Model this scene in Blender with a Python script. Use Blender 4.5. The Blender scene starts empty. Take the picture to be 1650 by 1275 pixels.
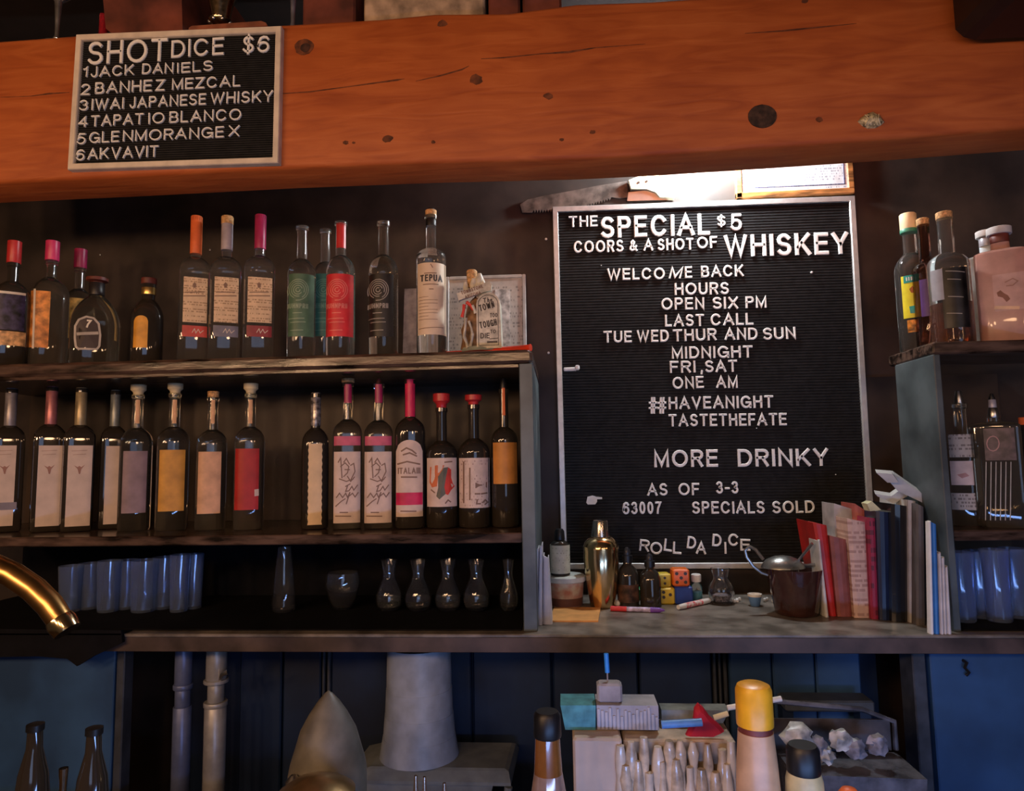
import bpy, math, random
from mathutils import Vector, Matrix
random.seed(7)
sc = bpy.context.scene
COL = sc.collection
# ------------------------------------------------------------------ camera
FPX, PITCH, YAW, ROLL = 1100.0, 0.09674972, 0.07017546, -0.01660303
EYE = Vector((0.0, 0.0, 1.25))
_f = Vector((-math.sin(YAW) * math.cos(PITCH), math.cos(YAW) * math.cos(PITCH), math.sin(PITCH)))
_r = Vector((math.cos(YAW), math.sin(YAW), 0))
_u = _r.cross(_f)
_c, _s = math.cos(ROLL), math.sin(ROLL)
RT, UP, FW = _c * _r + _s * _u, _c * _u - _s * _r, _f
cam = bpy.data.cameras.new('camera')
cam.sensor_width = 36.0
cam.lens = FPX / 1650 * 36
cam.clip_start = 0.02
camo = bpy.data.objects.new('camera', cam)
COL.objects.link(camo)
camo.matrix_world = Matrix(((RT.x, UP.x, -FW.x, EYE.x), (RT.y, UP.y, -FW.y, EYE.y), (RT.z, UP.z, -FW.z, EYE.z), (0, 0, 0, 1)))
sc.camera = camo
# ------------------------------------------------------------------ world, lights, exposure
w = bpy.data.worlds.new('world')
sc.world = w
w.use_nodes = True
w.node_tree.nodes['Background'].inputs[0].default_value = (0.55, 0.36, 0.27, 1)
w.node_tree.nodes['Background'].inputs[1].default_value = 0.055
sc.view_settings.view_transform = 'Standard'
sc.view_settings.look = 'None'
sc.view_settings.gamma = 1
sc.view_settings.use_curve_mapping = False
sc.view_settings.exposure = 0.12


def lamp(name, kind, loc, energy, color, size=0.1, target=None, size_y=None, spot=None):
    d = bpy.data.lights.new(name, kind)
    d.energy = energy
    d.color = color
    if kind == 'AREA':
        d.size = size
        if size_y:
            d.shape = 'RECTANGLE'
            d.size_y = size_y
    else:
        d.shadow_soft_size = size
    if spot:
        d.spot_size = math.radians(spot)
        d.spot_blend = 0.7
    o = bpy.data.objects.new(name, d)
    COL.objects.link(o)
    o.location = loc
    if target:
        o.rotation_euler = (Vector(target) - Vector(loc)).to_track_quat('-Z', 'Y').to_euler()
    return o


# row of warm pendant bulbs over the bar, behind and above the viewer
for k, (lx, e) in enumerate([(-1.75, 12), (-1.4, 11), (-1.1, 11), (-0.82, 10), (-0.5, 9), (-0.2, 6.5), (0.3, 4.5), (0.75, 3.2), (1.3, 2.8)]):
    lamp('bar_pendant_light', 'POINT', (lx, -0.4, 1.50 + 0.07 * (k % 3)), e, (1.0, 0.575, 0.30), 0.055)
# cool daylight through the front windows of the bar
lamp('window_light', 'AREA', (1.2, -3.2, 1.3), 11, (0.45, 0.62, 1.0), 1.6, (0.2, 1.5, 0.8), 1.2)
# blue bar cooler glow under the counter
lamp('cooler_light', 'AREA', (0.3, 0.3, 0.74), 3.6, (0.25, 0.45, 1.0), 0.9, (0.3, 1.5, 0.95), 0.05)


# ------------------------------------------------------------------ pixel -> place
def ray(px, py):
    return FW * 1.0 + RT * ((px - 825) / FPX) + UP * ((637.5 - py) / FPX)


def P(px, py, Y):
    d = ray(px, py)
    return EYE + d * (Y / d.y)


def PZ(px, py, Z):
    d = ray(px, py)
    return EYE + d * ((Z - EYE.z) / d.z)


# ------------------------------------------------------------------ materials
MATS = {}


def mat(name, col, rough=0.5, metal=0.0, var=0.12, scale=30.0, trans=0.0, ior=1.45, bump=0.0, emit=None, estr=0.0, coat=0.0, stretch=(1, 1, 1), col2=None, alpha=1.0, spec=0.5):
    if name in MATS:
        return MATS[name]
    m = bpy.data.materials.new(name)
    m.use_nodes = True
    nt = m.node_tree
    b = nt.nodes['Principled BSDF']
    tc = nt.nodes.new('ShaderNodeTexCoord')
    mp = nt.nodes.new('ShaderNodeMapping')
    mp.inputs['Scale'].default_value = stretch
    nt.links.new(tc.outputs['Object'], mp.inputs[0])
    nz = nt.nodes.new('ShaderNodeTexNoise')
    nz.inputs['Scale'].default_value = scale
    nz.inputs['Detail'].default_value = 4
    nt.links.new(mp.outputs[0], nz.inputs['Vector'])
    mx = nt.nodes.new('ShaderNodeMix')
    mx.data_type = 'RGBA'
    c2 = col2 or tuple(c * (1 - 2 * var) for c in col)
    mx.inputs['A'].default_value = (*[min(1, c * (1 + var)) for c in col], 1)
    mx.inputs['B'].default_value = (*c2, 1)
    rmp = nt.nodes.new('ShaderNodeMapRange')
    rmp.inputs[1].default_value = 0.35
    rmp.inputs[2].default_value = 0.65
    nt.links.new(nz.outputs['Fac'], rmp.inputs[0])
    nt.links.new(rmp.outputs[0], mx.inputs['Factor'])
    nt.links.new(mx.outputs['Result'], b.inputs['Base Color'])
    b.inputs['Roughness'].default_value = rough
    b.inputs['Metallic'].default_value = metal
    b.inputs['Transmission Weight'].default_value = trans
    b.inputs['IOR'].default_value = ior
    b.inputs['Coat Weight'].default_value = coat
    b.inputs['Alpha'].default_value = alpha
    b.inputs['Specular IOR Level'].default_value = spec
    if emit:
        b.inputs['Emission Color'].default_value = (*emit, 1)
        b.inputs['Emission Strength'].default_value = estr
    if bump:
        bp = nt.nodes.new('ShaderNodeBump')
        bp.inputs['Strength'].default_value = bump
        bp.inputs['Distance'].default_value = 0.002
        nt.links.new(nz.outputs['Fac'], bp.inputs['Height'])
        nt.links.new(bp.outputs[0], b.inputs['Normal'])
    MATS[name] = m
    return m


def printed(name, col, ink, rows=260.0, cols=420.0, thr=0.5, rough=0.55, blot=0.0, blotcol=None):
    """paper with small illegible rows of print, in object space"""
    if name in MATS:
        return MATS[name]
    m = mat(name, col, rough, var=0.06, scale=60)
    nt = m.node_tree
    b = nt.nodes['Principled BSDF']
    base = b.inputs['Base Color'].links[0].from_socket
    tc = nt.nodes.new('ShaderNodeTexCoord')
    sep = nt.nodes.new('ShaderNodeSeparateXYZ')
    nt.links.new(tc.outputs['Object'], sep.inputs[0])

    def M(op, a, bb=None):
        n = nt.nodes.new('ShaderNodeMath')
        n.operation = op
        for i, v in enumerate((a, bb)):
            if v is None:
                continue
            if isinstance(v, (int, float)):
                n.inputs[i].default_value = v
            else:
                nt.links.new(v, n.inputs[i])
        return n.outputs[0]
    zr = M('MULTIPLY', sep.outputs['Z'], rows)
    row = M('GREATER_THAN', M('FRACT', zr), 0.45)
    cmb = nt.nodes.new('ShaderNodeCombineXYZ')
    nt.links.new(M('MULTIPLY', sep.outputs['X'], cols), cmb.inputs[0])
    nt.links.new(M('MULTIPLY', M('FLOOR', zr), 3.7), cmb.inputs[2])
    nz = nt.nodes.new('ShaderNodeTexNoise')
    nz.inputs['Scale'].default_value = 1.0
    nz.inputs['Detail'].default_value = 1
    nt.links.new(cmb.outputs[0], nz.inputs['Vector'])
    rn = nt.nodes.new('ShaderNodeTexWhiteNoise')
    rn.noise_dimensions = '1D'
    nt.links.new(M('FLOOR', zr), rn.inputs['W'])
    fac = M('MULTIPLY', M('MULTIPLY', row, M('GREATER_THAN', nz.outputs['Fac'], thr)), M('GREATER_THAN', rn.outputs['Value'], 0.3))
    fac = M('MULTIPLY', fac, 0.75)
    mx = nt.nodes.new('ShaderNodeMix')
    mx.data_type = 'RGBA'
    nt.links.new(base, mx.inputs['A'])
    mx.inputs['B'].default_value = (*ink, 1)
    nt.links.new(fac, mx.inputs['Factor'])
    nt.links.new(mx.outputs['Result'], b.inputs['Base Color'])
    return m


def glass(name, col=(0.93, 0.96, 0.95), rough=0.02):
    return mat(name, col, rough, trans=1.0, var=0.0, ior=1.45)


def beam_wood():
    m = bpy.data.materials.new('red_fir')
    m.use_nodes = True
    nt = m.node_tree
    b = nt.nodes['Principled BSDF']
    tc = nt.nodes.new('ShaderNodeTexCoord')
    mp = nt.nodes.new('ShaderNodeMapping')
    mp.inputs['Scale'].default_value = (1.3, 9, 9)
    nt.links.new(tc.outputs['Object'], mp.inputs[0])
    n1 = nt.nodes.new('ShaderNodeTexNoise')
    n1.inputs['Scale'].default_value = 5
    n1.inputs['Detail'].default_value = 8
    n1.inputs['Distortion'].default_value = 1.2
    nt.links.new(mp.outputs[0], n1.inputs['Vector'])
    n2 = nt.nodes.new('ShaderNodeTexNoise')
    n2.inputs['Scale'].default_value = 7
    n2.inputs['Detail'].default_value = 3
    nt.links.new(tc.outputs['Object'], n2.inputs['Vector'])
    cr = nt.nodes.new('ShaderNodeValToRGB')
    e = cr.color_ramp.elements
    e[0].position = 0.28
    e[0].color = (0.37, 0.078, 0.014, 1)
    e[1].position = 0.75
    e[1].color = (0.55, 0.15, 0.034, 1)
    k = e.new(0.5)
    k.color = (0.47, 0.112, 0.021, 1)
    nt.links.new(n1.outputs['Fac'], cr.inputs[0])
    mx = nt.nodes.new('ShaderNodeMix')
    mx.data_type = 'RGBA'
    mx.blend_type = 'MULTIPLY'
    mx.inputs['Factor'].default_value = 0.55
    nt.links.new(cr.outputs[0], mx.inputs['A'])
    c2 = nt.nodes.new('ShaderNodeValToRGB')
    c2.color_ramp.elements[0].position = 0.32
    c2.color_ramp.elements[0].color = (0.72, 0.62, 0.58, 1)
    c2.color_ramp.elements[1].position = 0.6
    c2.color_ramp.elements[1].color = (1, 1, 1, 1)
    nt.links.new(n2.outputs['Fac'], c2.inputs[0])
    nt.links.new(c2.outputs[0], mx.inputs['B'])
    nt.links.new(mx.outputs['Result'], b.inputs['Base Color'])
    b.inputs['Roughness'].default_value = 0.62
    bp = nt.nodes.new('ShaderNodeBump')
    bp.inputs['Strength'].default_value = 0.35
    bp.inputs['Distance'].default_value = 0.003
    nt.links.new(n1.outputs['Fac'], bp.inputs['Height'])
    nt.links.new(bp.outputs[0], b.inputs['Normal'])
    return m


# ------------------------------------------------------------------ mesh building
class MB:
    def __init__(s):
        s.v, s.f, s.mi, s.cur = [], [], [], 0

    def add(s, vs, fs):
        o = len(s.v)
        s.v += [tuple(v) for v in vs]
        s.f += [tuple(i + o for i in f) for f in fs]
        s.mi += [s.cur] * len(fs)
        return s

    def box(s, a, b, bev=0.0):
        x0, x1 = sorted((a[0], b[0]))
        y0, y1 = sorted((a[1], b[1]))
        z0, z1 = sorted((a[2], b[2]))
        if not bev:
            vs = [(x, y, z) for z in (z0, z1) for y in (y0, y1) for x in (x0, x1)]
            return s.add(vs, [(0, 2, 3, 1), (4, 5, 7, 6), (0, 1, 5, 4), (2, 6, 7, 3), (0, 4, 6, 2), (1, 3, 7, 5)])
        e = min(bev, (x1 - x0) / 2.01, (y1 - y0) / 2.01, (z1 - z0) / 2.01)
        rings = []
        for z, q in ((z0, e), (z0 + e, 0), (z1 - e, 0), (z1, e)):
            xa, xb, ya, yb = x0 + q, x1 - q, y0 + q, y1 - q
            rings.append([(xa + e, ya, z), (xb - e, ya, z), (xb, ya + e, z), (xb, yb - e, z), (xb - e, yb, z), (xa + e, yb, z), (xa, yb - e, z), (xa, ya + e, z)])
        return s.loft(rings)

    def loft(s, rings, caps=True, closed=True):
        n = len(rings[0])
        vs = [p for r in rings for p in r]
        fs = []
        for k in range(len(rings) - 1):
            for i in range(n if closed else n - 1):
                j = (i + 1) % n
                fs.append((k * n + i, k * n + j, (k + 1) * n + j, (k + 1) * n + i))
        if caps:
            fs.append(tuple(range(n))[::-1])
            fs.append(tuple((len(rings) - 1) * n + i for i in range(n)))
        return s.add(vs, fs)

    def lathe(s, prof, n=20, c=(0, 0, 0), sq=2.0, asp=1.0, caps=True):
        """prof: (r, z[, squareness]); superellipse section"""
        rings = []
        for p in prof:
            q = p[2] if len(p) > 2 else sq
            ring = []
            for k in range(n):
                a = 2 * math.pi * (k + 0.5) / n
                ca, sa = math.cos(a), math.sin(a)
                rr = p[0] / (abs(ca) ** q + abs(sa) ** q) ** (1 / q)
                ring.append((c[0] + rr * ca, c[1] + rr * sa * asp, c[2] + p[1]))
            rings.append(ring)
        return s.loft(rings, caps)

    def tube(s, pts, r, n=8, caps=True):
        pts = [Vector(p) for p in pts]
        rs = r if isinstance(r, (list, tuple)) else [r] * len(pts)
        rings = []
        up = Vector((0.13, 0.21, 0.97))
        for i, p in enumerate(pts):
            d = (pts[min(i + 1, len(pts) - 1)] - pts[max(i - 1, 0)]).normalized()
            a = d.cross(up)
            if a.length < 1e-4:
                a = d.cross(Vector((1, 0, 0)))
            a.normalize()
            b = d.cross(a).normalized()
            up = a.cross(d) * 1.0 if a.cross(d).length > 0 else up
            rings.append([tuple(p + (a * math.cos(t) + b * math.sin(t)) * rs[i]) for t in [2 * math.pi * k / n for k in range(n)]])
        return s.loft(rings, caps)

    def prism(s, poly, y0, y1):
        """poly: (x, z) outline extruded from y0 to y1"""
        return s.loft([[(x, y0, z) for x, z in poly], [(x, y1, z) for x, z in poly]])

    def build(s, name, mats, parent=None, smooth=False, **kw):
        me = bpy.data.meshes.new(name)
        me.from_pydata(s.v, [], s.f)
        if not isinstance(mats, (list, tuple)):
            mats = [mats]
        for m in mats:
            me.materials.append(m)
        if len(mats) > 1:
            me.polygons.foreach_set('material_index', s.mi)
        if smooth:
            me.polygons.foreach_set('use_smooth', [True] * len(s.f))
        me.update()
        import bmesh
        bm = bmesh.new()
        bm.from_mesh(me)
        bmesh.ops.recalc_face_normals(bm, faces=bm.faces)
        if smooth:
            ca = math.cos(math.radians(42))
            for e in bm.edges:
                if len(e.link_faces) == 2 and e.link_faces[0].normal.dot(e.link_faces[1].normal) < ca:
                    e.smooth = False
        bm.to_mesh(me)
        bm.free()
        o = bpy.data.objects.new(name, me)
        COL.objects.link(o)
        if parent:
            o.parent = parent
        for k, v in kw.items():
            o[k] = v
        return o


def thing(name, label, cat, loc=(0, 0, 0), rot=(0, 0, 0), group=None):
    o = bpy.data.objects.new(name, None)
    COL.objects.link(o)
    o.empty_display_size = 0.02
    o.location = loc
    o.rotation_euler = rot
    o['label'] = label
    o['category'] = cat
    if group:
        o['group'] = group
    return o


def tag(o, label, cat, group=None, kind=None):
    o['label'] = label
    o['category'] = cat
    if group:
        o['group'] = group
    if kind:
        o['kind'] = kind
    return o


def bx(name, a, b, m, parent=None, bev=0.0, **kw):
    return MB().box(a, b, bev).build(name, m, parent, **kw)


# ------------------------------------------------------------------ stroke lettering
def arc(cx, cy, rx, ry, a0, a1, n=9):
    return [(cx + rx * math.cos(math.radians(a0 + (a1 - a0) * i / n)), cy + ry * math.sin(math.radians(a0 + (a1 - a0) * i / n))) for i in range(n + 1)]


def ell(cx, cy, rx, ry, n=18):
    return arc(cx, cy, rx, ry, 90, 450, n)


_P = [(0, 0), (0, 1), (.6, 1)] + arc(.62, .75, .38, .25, 90, -90, 7) + [(0, .5)]
_S = arc(.5, .755, .46, .245, 28, 270, 10) + arc(.5, .255, .5, .255, 90, -152, 10)[1:]
GL = {
    'A': (.74, [[(0, 0), (.5, 1), (1, 0)], [(.17, .34), (.83, .34)]]),
    'B': (.58, [[(0, 0), (0, 1), (.55, 1)] + arc(.58, .765, .34, .235, 90, -90, 6) + [(.05, .53)], [(.55, .53)] + arc(.62, .265, .38, .265, 90, -90, 7) + [(0, 0)]]),
    'C': (.72, [arc(.5, .5, .5, .5, 38, 322, 15)]),
    'D': (.64, [[(0, 0), (0, 1), (.4, 1)] + arc(.42, .5, .58, .5, 90, -90, 11) + [(0, 0)]]),
    'E': (.52, [[(1, 1), (0, 1), (0, 0), (1, 0)], [(.1, .53), (.9, .53)]]),
    'F': (.48, [[(1, 1), (0, 1), (0, 0)], [(.1, .5), (.86, .5)]]),
    'G': (.76, [arc(.5, .5, .5, .5, 42, 320, 14) + [(1, .12)], [(.56, .45), (1, .45), (1, 0)]]),
    'H': (.6, [[(0, 0), (0, 1)], [(1, 0), (1, 1)], [(.1, .52), (.9, .52)]]),
    'I': (.0, [[(0, 0), (0, 1)]]),
    'J': (.4, [[(1, 1), (1, .3)] + arc(.5, .28, .5, .28, 0, -170, 8)]),
    'K': (.62, [[(0, 0), (0, 1)], [(.95, 1), (.08, .35)], [(.36, .58), (1, 0)]]),
    'L': (.46, [[(0, 1), (0, 0), (1, 0)]]),
    'M': (.74, [[(0, 0), (0, 1), (.5, .06), (1, 1), (1, 0)]]),
    'N': (.62, [[(0, 0), (0, 1), (1, 0), (1, 1)]]),
    'O': (.8, [ell(.5, .5, .5, .5)]),
    'P': (.54, [_P]),
    'R': (.58, [_P, [(.55, .48), (.95, 0)]]),
    'S': (.56, [_S]),
    'T': (.6, [[(0, 1), (1, 1)], [(.5, .93), (.5, 0)]]),
    'U': (.6, [[(0, 1), (0, .3)] + arc(.5, .3, .5, .3, 180, 360, 9) + [(1, 1)]]),
    'V': (.66, [[(0, 1), (.5, 0), (1, 1)]]),
    'W': (1.0, [[(0, 1), (.26, 0), (.5, .95), (.74, 0), (1, 1)]]),
    'X': (.62, [[(0, 0), (1, 1)], [(0, 1), (1, 0)]]),
    'Y': (.64, [[(0, 1), (.5, .45), (1, 1)], [(.5, .45), (.5, 0)]]),
    'Z': (.58, [[(0, 1), (1, 1), (0, 0), (1, 0)]]),
    '0': (.46, [ell(.5, .5, .5, .5)]),
    '1': (.2, [[(0, .78), (.55, .82), (1, 1), (1, 0)]]),
    '2': (.48, [arc(.5, .72, .5, .28, 165, -25, 9) + [(0, 0), (1, 0)]]),
    '3': (.48, [arc(.48, .76, .44, .24, 155, -80, 9), arc(.48, .27, .52, .27, 85, -155, 10)]),
    '4': (.5, [[(.76, 0), (.76, 1), (0, .3), (1, .3)]]),
    '5': (.48, [[(.92, 1), (.18, 1), (.06, .48)] + arc(.46, .32, .54, .32, 125, -150, 11)]),
    '6': (.54, [ell(.5, .31, .5, .31, 14), [(.95, .84), (.8, .97), (.5, 1), (.2, .9), (.04, .62), (0, .31)]]),
    '7': (.48, [[(0, 1), (1, 1), (.4, .4), (.3, 0)]]),
    '$': (.5, [_S, [(.5, 1.12), (.5, -.12)]]),
    '#': (.8, [[(.25, 0), (.42, 1)], [(.62, 0), (.79, 1)], [(0, .33), (.95, .33)], [(.06, .68), (1, .68)]]),
    '&': (.66, [[(1, 0), (.22, .66), (.18, .84), (.4, 1), (.62, .86), (.56, .68), (.08, .36), (.03, .14), (.3, 0), (.62, .08), (.95, .44)]]),
    '-': (.3, [[(0, .42), (1, .42)]]),
    ',': (.05, [[(1, .05), (0, -.2)]]),
    'h': (.42, [[(0, 0), (0, 1)], [(0, .4), (.3, .62), (.8, .58), (1, .4), (1, 0)]]),
    'e': (.44, [[(0, .34), (1, .34), (.85, .58), (.5, .66), (.1, .52), (0, .3), (.15, .06), (.5, 0), (.95, .1)]]),
}


def ribbon(mb, pts, t, d=0.0, off=0.0, wrap=None):
    """thick stroke on local XZ plane facing -Y: raised by d with chamfered face, or flat when d == 0"""
    closed = len(pts) > 3 and math.dist(pts[0], pts[-1]) < 1e-6
    if wrap:
        q = [pts[0]]
        for a, b in zip(pts, pts[1:]):
            m = max(1, int(math.dist(a, b) / .0022))
            q += [(a[0] + (b[0] - a[0]) * i / m, a[1] + (b[1] - a[1]) * i / m) for i in range(1, m + 1)]
        pts = q
    if closed:
        pts = pts[:-1]
    pts = [p for i, p in enumerate(pts) if i == 0 or math.dist(p, pts[i - 1]) > 1e-6]
    n = len(pts)
    h = t / 2
    if not closed:
        pts = [Vector(p) for p in pts]
        pts[0] = pts[0] - (pts[1] - pts[0]).normalized() * h * .9
        pts[-1] = pts[-1] + (pts[-1] - pts[-2]).normalized() * h * .9
    pts = [Vector(p) for p in pts]
    rows = []
    for i, p in enumerate(pts):
        a = pts[i - 1] if (i > 0 or closed) else None
        b = pts[(i + 1) % n] if (i < n - 1 or closed) else None
        d1 = (p - a).normalized() if a is not None else None
        d2 = (b - p).normalized() if b is not None else None
        d1 = d1 or d2
        d2 = d2 or d1
        n1, n2 = Vector((-d1.y, d1.x)), Vector((-d2.y, d2.x))
        m = n1 + n2
        if m.length < .3:
            m = n1
        m.normalize()
        k = h / max(.45, m.dot(n1))
        rows.append((p + m * k, p - m * k, p + m * k * .62, p - m * k * .62))
    W = wrap or (lambda x, z, y: (x, y, z))
    vs, fs = [], []
    if d:
        for L, R, l, r in rows:
            vs += [W(L.x, L.y, -off), W(L.x, L.y, -off - d * .6), W(l.x, l.y, -off - d), W(r.x, r.y, -off - d), W(R.x, R.y, -off - d * .6), W(R.x, R.y, -off)]
        q = 6
        for i in range(n if closed else n - 1):
            j = (i + 1) % n
            for k in range(5):
                fs.append((i * q + k, j * q + k, j * q + k + 1, i * q + k + 1))
        if not closed:
            fs += [tuple(range(6)), tuple((n - 1) * q + k for k in range(6))[::-1]]
    else:
        for L, R, l, r in rows:
            vs += [W(L.x, L.y, -off), W(R.x, R.y, -off)]
        for i in range(n if closed else n - 1):
            j = (i + 1) % n
            fs.append((i * 2, j * 2, j * 2 + 1, i * 2 + 1))
    mb.add(vs, fs)


def layout(text, span, cap, t=.15, space=.34, gap=None):
    """glyphs as (char, x offset, width scale): fitted so that the run is exactly span wide"""
    gap = .17 if gap is None else gap
    tot, items = 0, []
    for ch in text:
        if ch == ' ':
            tot += space
            continue
        wd = GL[ch][0] + t
        items.append((ch, tot, wd))
        tot += wd + gap
    tot -= gap
    k = span / (tot * cap)
    return [(ch, x * cap * k, wd * cap * k) for ch, x, wd in items]


def glyph(mb, ch, x, wd, cap, t=.15, d=0.0, off=0.0, wrap=None, M=None, slant=0.0):
    tt = cap * t
    M = M or (lambda p: p)
    for pl in GL[ch][1]:
        q = [M((x + tt / 2 + p[0] * (wd - tt) + p[1] * slant * cap, tt / 2 + p[1] * (cap - tt))) for p in pl]
        ribbon(mb, q, tt, d, off, wrap)


def flat_text(mb, text, x0, z0, span, cap, wrap=None, off=0.0, t=.13, rot=0.0, slant=0.0, gap=None):
    c, s = math.cos(rot), math.sin(rot)
    for ch, x, wd in layout(text, span, cap, t, gap=gap):
        glyph(mb, ch, x, wd, cap, t, 0, off, wrap, lambda p: (x0 + p[0] * c - p[1] * s, z0 + p[0] * s + p[1] * c), slant)


# ================================================================== SETTING
BEAM_Y, BEAM_B = 1.15, 1.245
CAB_Y, CTR_Y, WALL_Y = 1.28, 1.26, 1.64
M_wall = mat('dark_brown_wall', (0.045, 0.031, 0.025), 0.62, var=0.25, scale=9, bump=0.15)
M_ceil = mat('ceiling_black', (0.016, 0.009, 0.008), 0.8)
M_shelf = mat('worn_dark_wood', (0.085, 0.052, 0.038), 0.2, var=0.45, scale=14, stretch=(1, 5, 5), bump=0.3)
M_cab = mat('painted_grey_wood', (0.12, 0.145, 0.15), 0.4, var=0.25, scale=10, bump=0.2)
M_in = mat('cabinet_inside', (0.045, 0.028, 0.019), 0.5, var=0.3, scale=7)
M_ctr = mat('worn_counter', (0.20, 0.175, 0.15), 0.36, var=0.3, scale=22, bump=0.2, col2=(0.10, 0.085, 0.07))
M_fascia = mat('counter_fascia', (0.085, 0.058, 0.05), 0.5, var=0.3, scale=12)
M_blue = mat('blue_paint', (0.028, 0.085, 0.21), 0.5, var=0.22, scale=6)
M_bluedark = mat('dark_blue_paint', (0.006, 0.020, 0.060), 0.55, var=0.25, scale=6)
M_steel = mat('steel', (0.55, 0.55, 0.56), 0.28, 1.0, var=0.1, scale=20)
M_black = mat('black_plastic', (0.008, 0.008, 0.009), 0.4)
M_white = mat('white_plastic', (0.80, 0.79, 0.76), 0.45, var=0.05)

zc_top = P(1190, 1023, CTR_Y).z           # counter top
zc_bot = P(840, 1053, CTR_Y).z
z_up = P(420, 575, CAB_Y).z               # upper shelf top
z_upb = P(420, 597, CAB_Y).z
z_mid = P(600, 861, CAB_Y).z
z_midb = P(600, 877, CAB_Y).z
z_r = P(1580, 549, CAB_Y).z
z_rb = P(1580, 569, CAB_Y).z
z_rm = P(1590, 855, CAB_Y).z
z_rmb = P(1590, 872, CAB_Y).z

bx('floor', (-3, -3.5, -0.05), (3, 1.6, 0), mat('floor_wood', (0.05, 0.03, 0.02), 0.5), kind='structure')
bx('wall_back', (-3, WALL_Y, 0), (3, WALL_Y + 0.08, 2.6), M_wall, kind='structure')
bx('ceiling', (-3, -3.5, 2.35), (3, WALL_Y, 2.45), M_ceil, kind='structure')

# ---- beam
bm_ = thing('ceiling_beam', 'thick reddish brown timber beam running across above the shelves', 'beam', (0, 0, 0))
bm_['kind'] = 'structure'
M_beam = beam_wood()
F = [(-260, 308, 75), (0, 294, 64), (150, 287, 53), (450, 271, 38), (620, 264, 28), (700, 261, 20), (820, 258, 19), (930, 255, 4), (1050, 249, 0), (1250, 236, -14), (1450, 222, -27), (1650, 206.5, -40), (1900, 188, -56)]
rings = []
for x, yb, yt in F:
    a, b = P(x, yb, BEAM_Y), P(x, yt, BEAM_Y)
    e = .008
    zt = b.z
    rings.append([(a.x, BEAM_Y + e, a.z), (a.x, BEAM_Y + .002, a.z + e * .4), (a.x, BEAM_Y, a.z + e), (b.x, BEAM_Y, zt - e), (b.x, BEAM_Y + .004, zt - .002), (b.x, BEAM_Y + e, zt), (b.x, BEAM_B, zt), (a.x, BEAM_B, a.z + .004), (a.x, BEAM_B - .004, a.z)])
MB().loft(rings).build('beam_timber', M_beam, bm_, smooth=True)
z_bt = P(300, 48, BEAM_Y).z
M_dark = mat('knot_dark', (0.05, 0.018, 0.010), 0.7, var=0.4, scale=80)
M_knot2 = mat('knot_brown', (0.16, 0.045, 0.014), 0.7, var=0.3, scale=60)


def disc(name, px, py, rx, rz, Y, m, parent, th=.0012, n=20, irr=.08):
    c = P(px, py, Y)
    k = Y / FPX
    mb = MB()
    ring = [(c.x + rx * k * math.cos(a) * (1 + random.uniform(-irr, irr)), c.z + rz * k * math.sin(a) * (1 + random.uniform(-irr, irr))) for a in [2 * math.pi * i / n for i in range(n)]]
    mb.prism(ring, Y - th, Y + .002)
    return mb.build(name, m, parent)


disc('bolt_plug', 1228, 188, 23, 20, BEAM_Y, mat('plug', (0.06, 0.03, 0.018), .6, var=.3, scale=100), bm_, .002, 24, .02)
disc('knot', 490, 76, 17, 15, BEAM_Y, M_knot2, bm_, .0005)
disc('knot', 492, 77, 9, 8, BEAM_Y - .0004, M_dark, bm_, .0007)
for kx, ky, kr in ((713, 38, 9), (767, 128, 12), (884, 155, 8), (557, 230, 5), (1320, 193, 6), (570, 230, 3), (625, 224, 9), (955, 213, 5), (698, 229, 4), (1297, 2, 6), (905, 225, 4)):
    disc('knot', kx, ky, kr, kr * .7, BEAM_Y, M_knot2, bm_, .0004, 12, .2)


def crack(pts, wd):
    mb = MB()
    q = [(P(x, y, BEAM_Y).x, P(x, y, BEAM_Y).z) for x, y in pts]
    n = len(q)
    k = BEAM_Y / FPX
    up = [(x, z + wd[i] * k) for i, (x, z) in enumerate(q)]
    dn = [(x, z - wd[i] * k) for i, (x, z) in enumerate(q)][::-1]
    mb.prism(up + dn, BEAM_Y - .0004, BEAM_Y + .001)
    mb.build('crack', M_knot2, bm_)


crack([(455, 151), (500, 148), (560, 140), (640, 129), (652, 127)], [.6, 1.2, .8, 1.6, .2])
crack([(670, 131), (710, 122), (745, 112), (756, 106)], [.4, 1.3, 1.4, .3])
crack([(775, 95), (812, 93), (870, 87), (916, 84), (960, 77), (1040, 71)], [.4, 1.2, .7, 2.0, .8, .3])
crack([(1200, 54), (1260, 50), (1320, 44), (1380, 38)], [.3, 1.4, 1.2, .3])
crack([(0, 157), (50, 155), (80, 151), (112, 149)], [.4, .6, 1.6, .5])

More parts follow.
